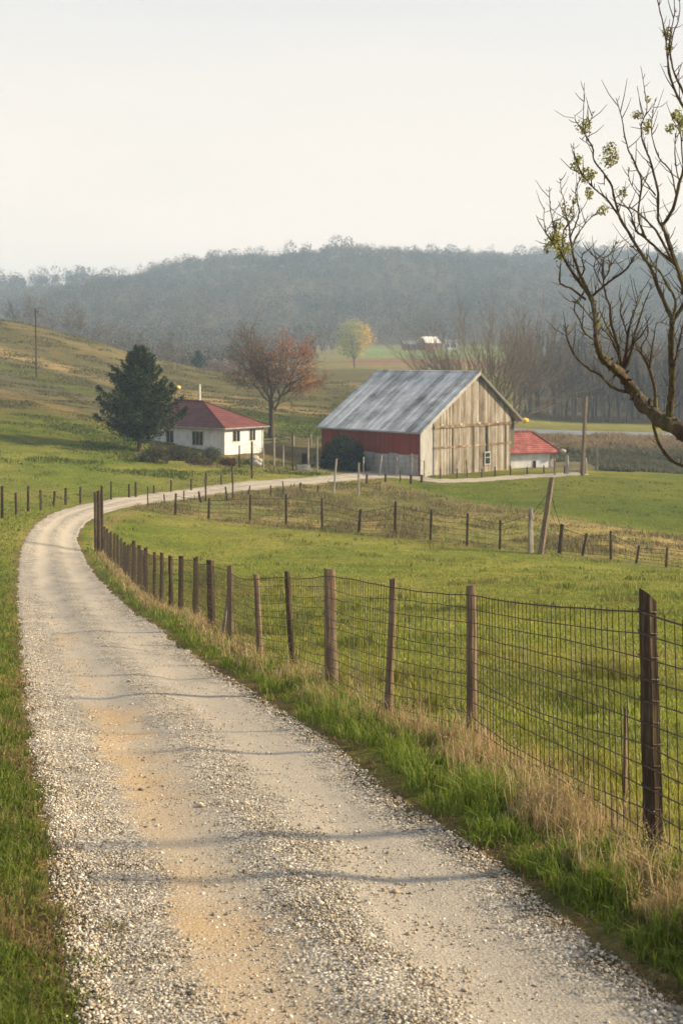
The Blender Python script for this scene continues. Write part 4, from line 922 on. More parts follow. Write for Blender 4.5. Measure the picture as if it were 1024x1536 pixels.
# bare trees along the left crest
def bare_proto(seed, Hh, kids=(4, 5), spread=.55, lv=3, r=.16, minr=.018, up=.08, tr=.3, crownf=0):
    rnd = random.Random(seed); out = []
    branches(rnd, Vector((0, 0, -.6)), Vector((rnd.uniform(-.06, .06), 0, 1)), Hh * .52, r, lv, out, kids, spread, up, .45, .10, tr, minr, .56, 4); return out
CT = [(62, 345, 12.5, 'brown'), (84, 350, 13.5, ''), (104, 352, 14, ''), (120, 348, 11.5, ''), (40, 352, 10, ''), (142, 345, 9.0, ''), (157, 338, 9.3, ''), (172, 350, 9.6, ''), (189, 345, 9.2, ''), (204, 340, 8.6, ''), (243, 330, 10, ''), (256, 332, 8.5, ''), (270, 325, 9.2, ''), (222, 350, 6.5, ''), (22, 350, 9, '')]
protos = []
for s_ in range(3):
    protos.append(tree_thing('bare_tree', (0, 0, 0), bare_proto(100 + s_, 9, (4, 6), .95, 4, .15, .018, .03, .28), 'x', group='bare trees along the crest of the left hill', bark='grey_bark'))
sides_l = ['tall bare grey tree on the hill crest behind the utility pole', 'tall slender bare tree on the crest, second right of the utility pole', 'tallest bare tree of the crest group right of the utility pole', 'bare tree at the right edge of the group beside the utility pole', 'bare crest tree just left of the utility pole',
           'first bushy bare tree of the middle clump on the hill crest', 'second bushy bare tree of the middle clump on the crest', 'tallest bushy bare tree in the middle clump on the crest', 'fourth bare tree of the middle clump on the crest', 'last bare tree at the right of the middle clump on the crest',
           'larger of the three bare trees left of the blue conifer', 'bare tree between its two neighbours left of the blue conifer', 'bare tree directly left of the small blue conifer', 'small bare tree in the gap between two crest clumps', 'leftmost small bare tree on the crest at the edge of view']
for i, (pxx, d_, h_, _) in enumerate(CT):
    p = on(pxx, d_); o = protos[i] if i < 3 else cp(protos[i % 3]); o.location = p; o.scale = (h_ / 10,) * 3; o.rotation_euler = (0, 0, i * 1.7); o['label'] = sides_l[i]
# scrub clump right of the conifer
for i, (pxx, d_, r_, h_) in enumerate(((322, 335, 2.2, 4.2), (338, 330, 2.6, 4.6), (355, 325, 2.4, 3.8), (373, 330, 2.8, 4.4), (394, 335, 2.6, 4.0), (418, 345, 2.8, 3.6), (445, 350, 2.4, 3.0))):
    labs = ['pinkish bare thicket right beside the blue conifer', 'tallest pinkish bare thicket right of the blue conifer', 'third pinkish thicket along the crest right of the conifer', 'pinkish thicket seen through the left branches of the orange leaved tree', 'pinkish thicket behind the trunk of the orange leaved tree', 'low thicket right of the orange leaved tree trunk', 'smallest and rightmost thicket on the crest line']
    bush('thicket', on(pxx, d_), r_, r_, h_, 900, .22, ((.26, .20, .165), (.33, .26, .21), (.19, .15, .13)), labs[i], 60 + i, 'thicket', 'thickets on the crest', 8, lump=.3)

# woodland edge beyond the valley road
wp_ = []
rnd = random.Random(55)
for s_ in range(4):
    rn = random.Random(200 + s_); o2 = []; Hh = 15
    branches(rn, Vector((0, 0, -.6)), Vector((rn.uniform(-.05, .05), 0, 1)), Hh * .62, .2, 3, o2, (5, 6), .5, .1, .45, .05, .42, .035, .46, 5)
    wp_.append(tree_thing('woodland_tree', (0, 0, 0), o2, 'slender bare tree in the woodland edge beyond the valley road', group='bare trees of the woodland edge', bark='grey_bark'))
k_ = 0
for row in range(4):
    n_r = 30 - row * 1
    for i in range(n_r):
        pxx = 775 + (i + rnd.uniform(-.35, .35)) * (470 / n_r) ; d_ = 252 + row * 9 + rnd.uniform(-4, 4) - (pxx - 800) * .012
        p = on(pxx, d_); o = wp_[k_] if k_ < 4 else cp(wp_[k_ % 4]); o.location = p; s_ = rnd.uniform(.75, 1.1) * (1 + .1 * row); o.scale = (s_ * 1.1, s_ * 1.1, s_); o.rotation_euler = (0, 0, rnd.uniform(0, 6.28)); k_ += 1

# ------------------------------------------------------------------ wooded hills: one mass
rg = np.random.default_rng(12)
n = 15000; d_ = np.sqrt(rg.uniform(600 ** 2, 1420 ** 2, n)); u_ = rg.uniform(-.52, .52, n)
X = u_ * d_; Y = d_; pxx = 512 + F * u_
keep = ((Y > 765) | ((pxx < 500) & (Y > 600)) | (pxx > 860)) ; X, Y, pxx = sel(keep, X, Y, pxx)
d_ = np.sqrt(rg.uniform(290 ** 2, 600 ** 2, 2600)); u_ = rg.uniform(.165, .6, 2600); X = np.concatenate([X, u_ * d_]); Y = np.concatenate([Y, d_])
d_ = rg.uniform(400, 620, 900); u_ = rg.uniform(-.30, -.02, 900) - .05 * rg.uniform(0, 1, 900) ** 2; X = np.concatenate([X, u_ * d_]); Y = np.concatenate([Y, d_]); n = len(X); Z = gz(X, Y)
pxx = 512 + F * X / Y
hgt = rg.uniform(8, 15, n) * (1 + .25 * (fbm(X / 40, Y / 40, 5, 2) - .5)); hgt[Y < 620] *= .95; hgt[(Y < 640) & (X < 0)] *= .58
sky_t = (np.abs(Y - 1300) < 60) & (rg.uniform(0, 1, n) < .16); hgt[sky_t] *= 1.45
us = rg.uniform(-.5, .5, 230); Yr = np.linspace(950, 1600, 140); zr_ = gz(us[:, None] * Yr[None], np.broadcast_to(Yr, (230, 140)).copy()); kb = np.argmax(zr_ / Yr[None], 1)
X = np.concatenate([X, us * Yr[kb]]); Y = np.concatenate([Y, Yr[kb]]); Z = np.concatenate([Z, zr_[np.arange(230), kb]]); hr_ = 9 + 14 * rg.uniform(0, 1, 230) ** 1.6; hgt = np.concatenate([hgt, hr_]); X = np.concatenate([X, X[-230:], X[-230:]]); Y = np.concatenate([Y, Y[-230:], Y[-230:]]); Z = np.concatenate([Z, Z[-230:], Z[-230:]]); hgt = np.concatenate([hgt, hr_, hr_]); n = len(X)
K = 84; dirs_ = rg.normal(size=(n, K, 3)); dirs_ /= np.linalg.norm(dirs_, axis=2)[..., None]; rr_ = rg.uniform(.2, 1, (n, K)) ** .4
wr_ = hgt * rg.uniform(.24, .36, n)
P = dirs_ * rr_[..., None]; P = np.stack([P[..., 0] * wr_[:, None], P[..., 1] * wr_[:, None], P[..., 2] * hgt[:, None] * .36 + hgt[:, None] * .62], -1) + np.stack([X, Y, Z], 1)[:, None]
pal = np.array([(.06, .05, .038), (.09, .072, .053), (.055, .055, .038), (.12, .092, .068), (.075, .08, .042), (.038, .038, .03)])
tint = pal[rg.integers(0, 6, n)] * (.35 + 1.2 * fbm(X / 45, Y / 55, 8, 3))[:, None]; ev = rg.uniform(0, 1, n) < .06; tint[ev] = (.03, .045, .025)
ca = np.repeat(tint, K, 0) * rg.uniform(.85, 1.15, (n * K, 1)); szs = np.repeat(.24 + hgt * .024, K) * rg.uniform(.5, 1.3, n * K)
V, Q, cc = quads(P.reshape(-1, 3), szs, ca, rg)
# trunks: thin upright slips with three sides
tz = np.zeros((n, 6, 3)); rad = .12 + .02 * hgt / 10
for a_i in range(3):
    an = a_i * 2.094; tz[:, a_i] = np.stack([X + np.cos(an) * rad, Y + np.sin(an) * rad, Z - .5], 1); tz[:, 3 + a_i] = np.stack([X + np.cos(an) * rad * .4, Y + np.sin(an) * rad * .4, Z + hgt * .9], 1)
tb = np.arange(n)[:, None] * 6 + len(V); TQ = np.concatenate([tb + np.array([[0, 1, 4, 3]]), tb + np.array([[1, 2, 5, 4]]), tb + np.array([[2, 0, 3, 5]])])
V = np.concatenate([V, tz.reshape(-1, 3)]); Q = np.concatenate([Q, TQ]); cc = np.concatenate([cc, np.tile(np.array([[.11, .095, .075]]), (n * 6, 1))])
setp(link('forest', np_mesh('forest', V, Q, cc), M['twig']), 'bare early spring forest covering the far hills', 'forest', kind='stuff')

X, Y = sample(150000, -.32, .03, 118, 320, .9); pq = 512 + F * X / Y; yq = HY - F * gz(X, Y) / Y; off, hw, ar = lane_dist(X, Y)
nb_ = fbm(X / 5, Y / 3.5, 161, 4); nc_ = fbm(X / 22, Y / 9, 162, 4)
keep = (np.abs(off) > hw + .5) & (nb_ > .44) & ~((np.abs(X + 12) < 9) & (np.abs(Y - 147) < 10)); X, Y, nb_, nc_, yq = sel(keep, X, Y, nb_, nc_, yq); n = len(X)
up_ = sstep(650, 600, yq + (nc_ - .5) * 60)[:, None]; c = pick(n, [(.08, .12, .022), (.12, .155, .03), (.06, .09, .018)]) * (1 - up_) + pick(n, [(.11, .10, .045), (.17, .14, .07), (.08, .08, .036), (.09, .11, .032)]) * up_
V, Fa, cc = blades(X, Y, (.08 + .42 * sstep(.46, .72, nb_)) * rng.uniform(.4, 1.1, n), .0008 * Y, rng.uniform(.2, 1.2, n), c, 1.1)
setp(link('hill_grass', np_mesh('hill_grass', V, Fa, cc), M['blade']), 'rough mottled tufts of brown and green grass on the left hillside', 'grass', kind='stuff')

# scrub band right of the shed
X, Y = sample(60000, .13, .32, 143, 203, 1.0); nb_ = fbm(X / 4, Y / 5, 131, 3)
sk = ~((np.abs(X - 20) < 8) & (Y < 154)); X, Y, nb_ = sel(sk, X, Y, nb_)
w_ = sstep(165, 185, Y + (nb_ - .5) * 30); c = pick(len(X), [(.085, .095, .06), (.11, .105, .075), (.07, .085, .05)]); ct_ = pick(len(X), [(.26, .19, .11), (.20, .15, .09), (.30, .23, .14)]); c = np.where((rng.uniform(0, 1, len(X)) < w_ * .8)[:, None], ct_, c)
V, Fa, cc = blades(X, Y, (.35 + .9 * sstep(.35, .7, nb_)) * rng.uniform(.5, 1.1, len(X)), np.full(len(X), .09), rng.uniform(.1, .9, len(X)), c, 1.1)
setp(link('scrub', np_mesh('scrub', V, Fa, cc), M['blade']), 'band of grey brown scrub and dry weeds behind the right field', 'scrub', kind='stuff')
# rough weeds between the middle fence and the lane, and in the yard
X, Y = sample(90000, -.16, .30, 82, 150, 1.0); yq = HY - F * gz(X, Y) / Y; pq = 512 + F * X / Y
mf = np.interp(pq, [200, 263, 540, 700, 810, 1000, 1300], [765, 775, 802, 820, 832, 853, 880]); uf = np.interp(pq, [200, 400, 560, 650, 800, 1024, 1300], [752, 736, 722, 742, 768, 806, 830])
off, hw, ar = lane_dist(X, Y); ed = np.abs(off) - hw; nb_ = fbm(X / 2, Y / 2.4, 141, 3)
inb = (X > 7.5) & (Y > 133); keep = (((yq < mf + 1) & (yq > uf)) & (nb_ > .4) & (ed > .4)) | ((pq > 200) & (pq < 480) & (Y > 128) & (ed > .4) & (nb_ > .52) & (Y < 146))
X, Y, nb_ = sel(keep, X, Y, nb_)
V, Fa, cc = blades(X, Y, (.12 + .5 * sstep(.45, .75, nb_)) * rng.uniform(.4, 1.1, len(X)), np.full(len(X), .05), rng.uniform(.1, .8, len(X)), pick(len(X), [(.13, .13, .05), (.20, .15, .08), (.27, .20, .11), (.10, .11, .045)]), 1.1)
setp(link('rough_weeds', np_mesh('rough_weeds', V, Fa, cc), M['blade']), 'rough olive and tan weeds between the middle fence and the lane', 'weeds', kind='stuff')

# ------------------------------------------------------------------ poles and small things
def pole(name, base, h, r, mat, label, cat, lean=0, group=None, crossarm=False):
    o = empty(name, base, 0, label, cat, group)
    post_mesh((0, 0, 0), (lean, 0, h), r, random.Random(int(h * 100)), 10, .1).build('shaft', M[mat], o, smooth=True); return o
b = at(55, 568, 180); o = pole('utility_pole', b, 106 * b.y / F, .13, 'post_dark', 'tall thin dark utility pole on the left hillside', 'utility pole', -.15)
MB().box((-.35, -.05, 106 * b.y / F - .7), (.35, .05, 106 * b.y / F - .55)).build('crossarm', M['post_dark'], o)
b = on(873, 137.5); o = pole('tall_pole', b, 119 * b.y / F, .2, 'post', 'tall weathered bare pole standing in the field right of the shed', 'pole', .35)
MB().box((-.28, -.05, .2), (-.2, .05, 1.9)).build('bracing_board', M['post_grey'], o)
for i, (pxx, h, r, mt, lab) in enumerate(((849.5, 28, .17, 'white_post', 'short pale post just left of the tall bare pole'), (877.5, 25, .14, 'white_post', 'short pale post touching the right side of the tall bare pole'), (894.5, 40, .12, 'post_grey', 'grey post standing right of the tall bare pole'), (831, 25, .1, 'post_grey', 'thin grey post at the corner of the red roofed shed'))):
    b = on(pxx, 139 + (i == 2) * 4); o = post_mesh((0, 0, 0), (0, 0, h * b.y / F), r, random.Random(i), 8).build('short_post', M[mt], smooth=True); o.location = b; setp(o, lab, 'post', 'short posts near the shed')
b1, b2 = on(850.5, 138.9), on(872, 138.0); o = MB().box((0, -.04, 0), ((b2 - b1).length - .1, .04, .22)).build('low_rail', M['white_post']); o.location = b1 + Vector((.15, 0, .25)); setp(o, 'low pale rail between the short pale post and the tall pole', 'rail')
# fence posts seen above the barn roof
for i, pxx in enumerate((611, 641)):
    b = on(pxx, 330); o = post_mesh((0, 0, 0), (0, 0, 3.0), .14, random.Random(i), 7).build('field_post', M['post_dark'], smooth=True); o.location = Vector((b.x, b.y, b.z)); setp(o, ['dark post seen above the middle of the barn roof', 'dark post seen above the barn roof nearer the gable'][i], 'post', 'posts in the field behind the barn')
# yard lamp and farmhouse yard
b = on(268, 152); o = empty('yard_lamp', b, 0, 'glowing orange yard lamp above the farmhouse roof beside the evergreen', 'lamp')
hl = (HY - 581) / F * 152 - b.z + (0); MB().tube([(0, 0, -.3), (0, 0, hl)], [.09, .07], 8).build('shaft', M['post_grey'], o)
lm, t_, b_ = new_mat('lamp_glow'); nn_ = noise(t_, coords(t_), 2, 2); t_.links.new(rampn(t_, nn_, [(.3, (1, .42, .06)), (.7, (1, .55, .12))]), b_.inputs['Emission Color']); b_.inputs['Emission Strength'].default_value = .6; b_.inputs['Base Color'].default_value = (.7, .4, .1, 1)
blob('lamp_head', .22, lm, o, (0, 0, hl), 3, 1.3, .8, .05, 2)
YF = [(359,702,359,668,2.4),(378,706,378,662,3.2),(395,704,395,672,2.2),(411,700,411,656,2.4),(425,702,425,668,2),(439,706,439,650,2.4),(462,706,462,658,2.6),(475.5,708,475.5,656,2.6)]
fence('yard_fence', YF, 'tall thin wire fence of the yard between the farmhouse and the barn', mat='post_dark', wires=(.2, .4, .6, .8, .95), vert=.5, wr=.011, dmin=118, nseg=2, jit=.002, post_mats=['post_dark', 'post_dark', 'post_grey', 'white_post', 'post_grey', 'post_dark', 'post_grey', 'post_grey'])
YG = [(545,704,545,676,2),(569,706,572.5,674,2.6),(595,706,595,677,2),(617.5,708,617.5,672,2.4),(636,708,636,682,2.2)]
fence('pen_fence', YG, 'wire pen fence with pale bent posts in front of the red barn wall', mat='white_post', wires=(.15, .4, .65, .9), vert=.4, wr=.010, dmin=118, nseg=2, jit=.002, dmax=133.5)
YH = [(385,672,385,655,3),(410,671,410,653,3),(440,669,440,652,3),(466,668,466,651,3)]
fence('board_fence', YH, 'grey board fence at the back of the yard right of the farmhouse', mat='post_grey', wires=(.3, .6, .88), wr=.05, dmin=125, nseg=1, jit=0, wire_name='rails')
b = on(458, 137); o = MB().box((-.38, -.35, -.2), (.38, .35, 1.35)).build('dark_tank', M['dark'], bevel=.06); o.location = b; setp(o, 'dark upright tank standing in the yard left of the round bush', 'tank')
b = on(455, 133); o = empty('water_trough', b, .2, 'low grey concrete water trough in front of the dark tank', 'trough')
mb = MB(); mb.box((-.65, -.35, 0), (.65, -.27, .55)); mb.box((-.65, .27, 0), (.65, .35, .55)); mb.box((-.65, -.27, 0), (-.57, .27, .55)); mb.box((.57, -.27, 0), (.65, .27, .55)); mb.box((-.57, -.27, 0), (.57, .27, .1)); mb.build('basin', M['concrete'], o)
MB().box((-.56, -.26, .4), (.56, .26, .42)).build('water', M['glass'], o)
b = on(388, 134.5); rnd = random.Random(9)
for i in range(5):
    o = blob('rock', rnd.uniform(.22, .42), M['concrete'], None, b + Vector((rnd.uniform(-.5, .6), rnd.uniform(-.4, .4), .1 + .28 * (i % 3))), 70 + i, 1.3, .8, .2, 2)
    setp(o, 'grey fieldstone in the small heap below the farmhouse corner', 'rock', 'fieldstones heaped in the yard')

# far farm
def house(name, loc, rz_, L_, W_, H_, rise, wm, rm, label, cat):
    o = empty(name, loc, rz_, label, cat); MB().box((-L_ / 2, -W_ / 2, -2), (L_ / 2, W_ / 2, H_)).build('wall', M[wm], o)
    mb = MB(); mb.prism([(-L_ / 2 - .4, -W_ / 2 - .5, H_ - .1), (-L_ / 2 - .4, 0, H_ + rise), (-L_ / 2 - .4, 0, H_ + rise + .2), (-L_ / 2 - .4, -W_ / 2 - .6, H_ + .1)], (L_ + .8, 0, 0)); mb.prism([(-L_ / 2 - .4, 0.01, H_ + rise), (-L_ / 2 - .4, W_ / 2 + .5, H_ - .1), (-L_ / 2 - .4, W_ / 2 + .6, H_ + .1), (-L_ / 2 - .4, 0.01, H_ + rise + .2)], (L_ + .8, 0, 0)); mb.build('roof', M[rm], o)
    MB().prism([(-L_ / 2, -W_ / 2, H_ - .1), (-L_ / 2, W_ / 2, H_ - .1), (-L_ / 2, 0, H_ + rise - .05)], (L_, 0, 0)).build('gable', M[wm], o)
    for q in range(3):
        x_ = -L_ / 2 + L_ * (q + .8) / 3.6; w = MB().box((x_ - .5, -W_ / 2 - .08, H_ * .35), (x_ + .5, -W_ / 2 - .01, H_ * .75)).build('window', M['glass'], o)
    return o
Z0 = lambda p: p
p = on(643, 700); house('far_barn', p + Vector((0, 0, 0)), .5, 9, 7.5, 3.6, 3.2, 'mauve_wall', 'pale_roof', 'distant barn with bright white roof at the foot of the wooded hill', 'barn')
p = on(675, 706); house('far_house', p, .2, 6.5, 5, 3.6, 1.6, 'plaster', 'grey_roof', 'distant white house right of the white roofed barn', 'house')
p = on(619, 704); house('far_shed', p, .15, 11, 6, 2.8, 1.8, 'mauve_wall', 'grey_roof', 'distant long faded red shed left of the white roofed barn', 'shed')

# ------------------------------------------------------------------ near tree reaching in from the right
BR = [  # (first is the great limb from its trunk outside the view) ; points in the frame, widths at ends
 ([(1262,1300),(1258,1150),(1240,1000),(1215,880),(1170,780),(1100,705),(1024,649),(992,630),(967,610),(952,590),(932,562),(916,549),(901,534),(893.5,511),(893,485),(891,468),(886,446),(866,420),(848,392),(838,372),(827,362),(818,350),(808,334)], [64,58,52,46,40,34,28,26,24,22,17,14,12,10,9,8.5,8,6.5,5,3.5,2.5,2,1.2]),
 ([(977,626),(982,648),(992,673),(1008,691),(1024,699),(1060,712)], [5,6,6.5,7,7,6]),
 ([(951,590),(921,583),(901,564),(886,555),(866,539),(853,516),(849,500),(851,488)], [6.5,5.5,5,4.5,4.5,4,3,2]),
 ([(932,560),(929,536),(924,511),(916,485),(914,460),(907,440),(904,420),(903,400),(905,388),(915,380),(924,362)], [9,8,6,5,4,3.5,3,3,2.6,2,1.4]),
 ([(932,559),(938,530),(941,500),(946,480),(952,463),(960,435)], [8,6.5,4.5,3,2,1]),
 ([(934,558),(945,530),(950,505),(958,480),(966,455),(972,440),(978,425)], [7,5.5,4,3,2.4,1.6,1]),
 ([(931,552),(926,520),(915,500),(905,480),(897,462)], [5,4.5,3.5,2.5,1.5]),
 ([(929,536),(921,520),(914,505),(906,497),(899,490)], [4,3.5,3,2.5,2]),
 ([(938,530),(950,515),(961,503),(968,490),(972,478)], [3.5,3,2.5,1.8,1]),
 ([(941,505),(935,485),(930,470),(931,455),(927,443)], [3,2.6,2.2,1.6,1]),
 ([(886,446),(901,432),(916,420),(931,410),(944,397),(945,386)], [5,4.4,4,3.6,2.6,1.6]),
 ([(878,449),(858,434),(840,425),(839,408),(840,398)], [4.5,3.8,3.4,2.8,2]),
 ([(886,446),(873,420),(862,392),(855,362),(853,341),(848,325),(846,305),(841,285),(840,268)], [6,5.5,4.5,4,3,2.2,1.6,1.3,1]),
 ([(858,372),(862,358),(873,341),(890,321)], [3,2.6,2,1]),
 ([(855,355),(863,336),(868,316),(863,291),(869,268)], [3,2.5,2,1.6,1]),
 ([(840,375),(832,349),(825,316),(823,280)], [3.4,2.6,1.8,1]),
 ([(818,351),(815,330),(816,311)], [2,1.6,1]),
 ([(848,392),(843,368),(845,345),(856,330),(861,318)], [3,2.6,2,1.6,1]),
 ([(1002,632),(1005,600),(1007,565),(1006,530),(1006,500),(1008,478)], [13,12,11.5,11,10.5,10]),
 ([(1008,480),(998,458),(985,428),(975,402),(962,382),(942,349),(929,326),(921,298),(914,273),(891,242),(888,221),(876,200),(874,178),(875,152),(876,124)], [8,7,6.5,6,5.5,5,4.5,4,3.6,3,2.6,2.2,1.6,1.2,.9]),
 ([(1008,478),(1012,451),(1000,428),(987,405),(973,396),(963,384)], [5,4.5,4,3.6,3.4,3]),
 ([(1008,480),(1018,468),(1026,450),(1024,428),(1015,402),(1005,372),(994,342),(992,335)], [7,7.5,8.5,9,8.5,8,7,7]),
 ([(993,338),(1008,314),(1018,275),(1024,255),(1030,215)], [6,5.5,5,4.5,3]),
 ([(993,338),(986,329),(986,291),(982,270),(974,240),(967,223),(961,201),(962,185),(969,165),(967,140),(960,99)], [5.5,5,4.5,4,3.4,3,2.6,2.2,1.8,1.4,.9]),
 ([(1012,397),(992,380),(967,357),(954,347),(948,330),(942,313),(927,307)], [5,4.6,4,3.4,2.8,2.4,2]),
 ([(1008,392),(987,352),(972,334),(952,316),(929,307)], [4.6,4.2,3.8,3,2.4]),
 ([(968,357),(957,329),(959,296),(961,270),(949,240),(939,216),(932,178),(923,147)], [3.8,3.6,3.2,3,2.8,2.4,1.8,1]),
 ([(982,293),(967,272),(958,258)], [2.8,2.2,1.8]),
 ([(1014,300),(1006,259),(987,236),(977,203),(977,178),(982,148)], [3,2.8,2.4,2,1.6,1]),
 ([(959,296),(944,272),(941,250)], [2,1.5,1]),
 ([(1060,232),(1040,190),(1024,160),(1013,140),(1003,109),(999,71),(994,38),(985,0),(980,-25)], [7,6,5,4.4,4,3.4,2.6,1.8,1.2]),
 ([(1040,185),(1024,139),(1010,109),(1004,76),(1005,51),(1011,18),(1009,-20)], [5,4.4,3.8,3,2.4,1.8,1.2]),
 ([(1004,76),(1010,48),(1018,23),(1017,-15)], [2.4,2,1.6,1]),
 ([(1022,440),(1060,380),(1072,300),(1060,232)], [9,9,8.5,7.5]),
 ([(982,618),(982,587),(974,556),(965,536),(954,521),(952,505)], [8,7,6.5,5,3,2]),
 ([(974,552),(975,539),(980,506),(983,485)], [4.4,3.6,2.4,1.2]),
 ([(964,536),(961,520),(970,505),(972,490)], [3,2.6,1.8,1]),
 ([(1006,545),(1012,539),(1018,513),(1024,488),(1034,460)], [4.5,4,3.6,3,2]),
 ([(1005,490),(995,485),(985,484)], [2,1.5,1]),
 ([(893,485),(880,470),(868,455),(863,450)], [3,2.4,2,1.4]),
 ([(893,511),(877,500),(868,480),(861,465),(862,452)], [3.4,3,2.6,2.2,1.6]),
 ([(904,430),(895,415),(890,400),(893,388)], [2.6,2.2,1.8,1.2]),
 ([(903,400),(893,388),(888,382)], [2.2,1.8,1.4]),
 ([(904,420),(912,408),(914,395),(912,390)], [2.6,2.2,2,3]),
 ([(866,420),(876,405),(872,388),(876,377)], [3,2.6,2,1.2]),
 ([(876,200),(864,184),(861,172)], [1.8,1.4,1]),
 ([(876,195),(884,182),(890,168)], [2,1.6,1]),
 ([(888,221),(868,206)], [1.8,.9]), ([(891,242),(905,262),(905,278)], [2.6,2,1.5]),
 ([(929,326),(911,300),(894,286),(883,275),(873,262),(862,235),(860,214)], [4,3.4,3,2.6,2,1.4,.9]),
 ([(1024,255),(1020,200),(1016,180)], [2.6,2.2,1.6]), ([(1018,275),(1012,240),(1012,200)], [2.4,2,1.4]),
 ([(1007,392),(1004,372),(1003,350)], [1.5,1.2,.8]), ([(985,428),(983,400),(986,380)], [3,2,1.2]), ([(962,382),(950,372),(946,370)], [2.4,2.2,1.8]),
]
D0 = 9.0; rnd = random.Random(77); tips3 = []
tb = at(1262, 1243); base_t = on(1262, 9.2)
troot = empty('budding_tree', base_t, 0, 'near bare tree with mossy limbs and small green leaf tufts at the right', 'tree')
allp = []; mbt = MB(); mbb = MB()
def to3(x, y, d): return Vector(((x - HX) / F * d, d, (HY - y) / F * d))
def cr(pts, wid, n):
    P = [Vector((x, y, w)) for (x, y), w in zip(pts, wid)]; o = []
    for i in range(len(P) - 1):
        p0, p1, p2, p3 = P[max(i - 1, 0)], P[i], P[i + 1], P[min(i + 2, len(P) - 1)]
        for q in range(n):
            t = q / n; o.append(.5 * ((2 * p1) + (-p0 + p2) * t + (2 * p0 - 5 * p1 + 4 * p2 - p3) * t * t + (-p0 + 3 * p1 - 3 * p2 + p3) * t ** 3))
    o.append(P[-1]); return o
for bi, (pts, wid) in enumerate(BR):
    c = cr(pts, wid, 7 if wid[0] > 9 else 4); n_ = len(c)
    if bi == 0: ds = [9.2 + .35 * math.sin(i * .12) for i in range(n_)]
    else:
        q0 = min(allp, key=lambda a: (a[0] - c[0].x) ** 2 + (a[1] - c[0].y) ** 2); amp = rnd.uniform(-.75, .75); ds = [q0[2] + amp * (i / n_) ** 1.2 for i in range(n_)]
    for v, d in zip(c, ds): allp.append((v.x, v.y, d))
    P3 = [to3(v.x + rnd.uniform(-.5, .5), v.y + rnd.uniform(-.5, .5), d) - base_t for v, d in zip(c, ds)]
    rad = [max(v.z * .86, .7) * d / F / 2 * rnd.uniform(.84, 1.18) for v, d in zip(c, ds)]
    if bi == 0: P3[0].z = -.4
    rings0 = len(mbt.v)
    (mbt if bi in (0, 18) else mbb).tube(P3, rad, 12 if wid[0] > 9 else 6, True, .10, rnd)
    if bi in (0, 18):
        for i in range(len(P3)):
            for a in range(12):
                q_ = Vector(mbt.v[rings0 + i * 12 + a]); k2 = fbm(np.array([a * 1.1 + 3]), np.array([i * .45]), 40 + bi, 3)[0]; mbt.v[rings0 + i * 12 + a] = tuple(P3[i] + (q_ - P3[i]) * (.78 + .44 * k2))
        for i in range(30, len(P3) - 2, 2):
            sdv = Vector((rnd.uniform(-1, 1), rnd.uniform(-1, .3), rnd.uniform(-1, 1))).normalized(); mbt.tube([P3[i], P3[i] + sdv * rad[i] * 1.15, P3[i] + sdv * (rad[i] * 1.2 + rnd.uniform(.008, .035))], [rad[i] * .45, rad[i] * .28, rad[i] * .18], 6, True, .15, rnd)
    # spurs and side twigs
    if bi > 0 or True:
        for i in range(2, n_ - 1):
            if bi == 0 and i < 38: continue
            for _ in range(2):
                if rnd.random() < (.30 if wid[0] > 9 else .52):
                    tg = (P3[min(i + 1, n_ - 1)] - P3[i - 1]).normalized(); sdv = Vector((rnd.uniform(-1, 1), rnd.uniform(-.8, .8), rnd.uniform(-.1, .9))).normalized()
                    d1 = (tg * rnd.uniform(.3, 1) + sdv).normalized(); L_ = rnd.choice([.018, .025, .04, .05, .09, .15, .22]) * (1.0 if i > n_ * .3 else .6); r1 = .0022 + .0012 * rnd.random()
                    p1 = P3[i] + d1 * L_ * .5; p2 = p1 + (d1 + Vector((0, 0, .35))).normalized() * L_ * .5
                    mbb.tube([P3[i], p1, p2], [r1 * 1.3, r1, r1 * .55], 4, False); tips3.append(p2)
mbt.build('trunk', M['mossy'], troot, smooth=True); mbb.build('crown', M['mossy'], troot, smooth=True)
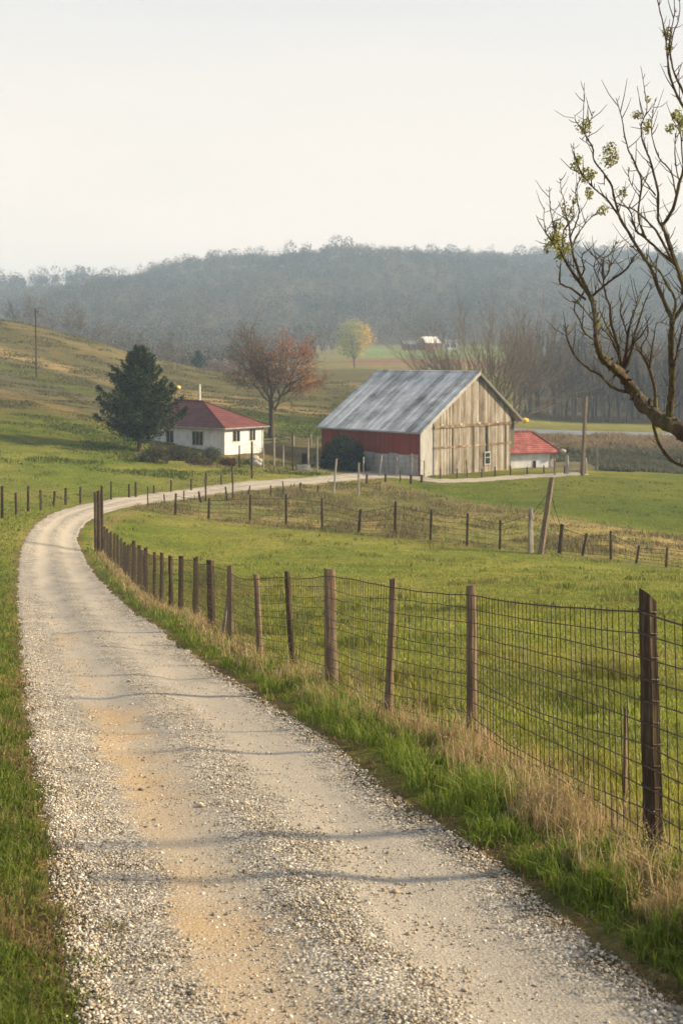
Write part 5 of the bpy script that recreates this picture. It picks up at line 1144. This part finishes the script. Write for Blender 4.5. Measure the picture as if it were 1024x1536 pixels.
# leaf tufts
CL = [(876,190,13,10),(912,232,14,17),(866,248,9,14),(878,262,10,12),(886,262,8,8),(933,288,7,8),(882,291,7,9),(902,316,9,7),(852,318,10,14),(860,298,8,10),(830,362,12,15),(840,350,10,13),(848,372,9,10),(836,338,8,10),(971,190,7,10),(955,172,9,6),(971,150,4,5),(999,50,6,12),(1002,70,5,8),(1014,172,9,10),(1005,192,7,8),(895,486,10,16),(912,492,10,16),(955,470,7,18),(1022,186,8,14),(820,372,6,8),(838,385,7,8)]
rg = np.random.default_rng(9); Pl = []; ap = np.array(allp)
for (x, y, rx, ry) in CL:
    q = ap[np.argmin((ap[:, 0] - x) ** 2 + (ap[:, 1] - y) ** 2)]; n_ = int(rx * ry * 2.2) if y < 400 else int(rx * ry * .35)
    e3 = rg.normal(size=(n_, 3)); e3 /= np.linalg.norm(e3, axis=1)[:, None]; e3 *= rg.uniform(.15, 1.05, (n_, 1)) ** .6
    rx *= 1.15; ry *= 1.2; c0 = to3(x, y, q[2]) - base_t; e3 = e3[fbm(e3[:, 0] * 2.5 + x, e3[:, 2] * 2.5 + y + e3[:, 1], 3, 2) > .44]; Pl.append(np.array(c0) + e3 * np.array([rx, rx, ry]) * q[2] / F)
P = np.concatenate(Pl); cc_ = np.array([(.19, .20, .045), (.27, .27, .07), (.13, .14, .03), (.33, .31, .09)])[rg.integers(0, 4, len(P))] * rg.uniform(.8, 1.2, (len(P), 1))
V, Q, c4 = quads(P, .0100, cc_, rg); link('foliage', np_mesh('foliage', V, Q, c4), M['leaf'], troot)
# wild stems by the fence
mb = MB(); b = at(660, 1215)
mb.tube([Vector((0, 0, 0)), Vector((-.06, 0, .18)), Vector((-.16, .02, .42)), Vector((-.19, .02, .6))], [.004, .0035, .0025, .0015], 5); mb.tube([Vector((-.12, .01, .32)), Vector((-.05, .02, .45))], .0018, 4)
o = mb.build('dry_stem', M['post_dark']); o.location = b; setp(o, 'single dark bent weed stem rising from the dry grass between the two nearest fence posts', 'weed')
print('objects', len(scene.objects))
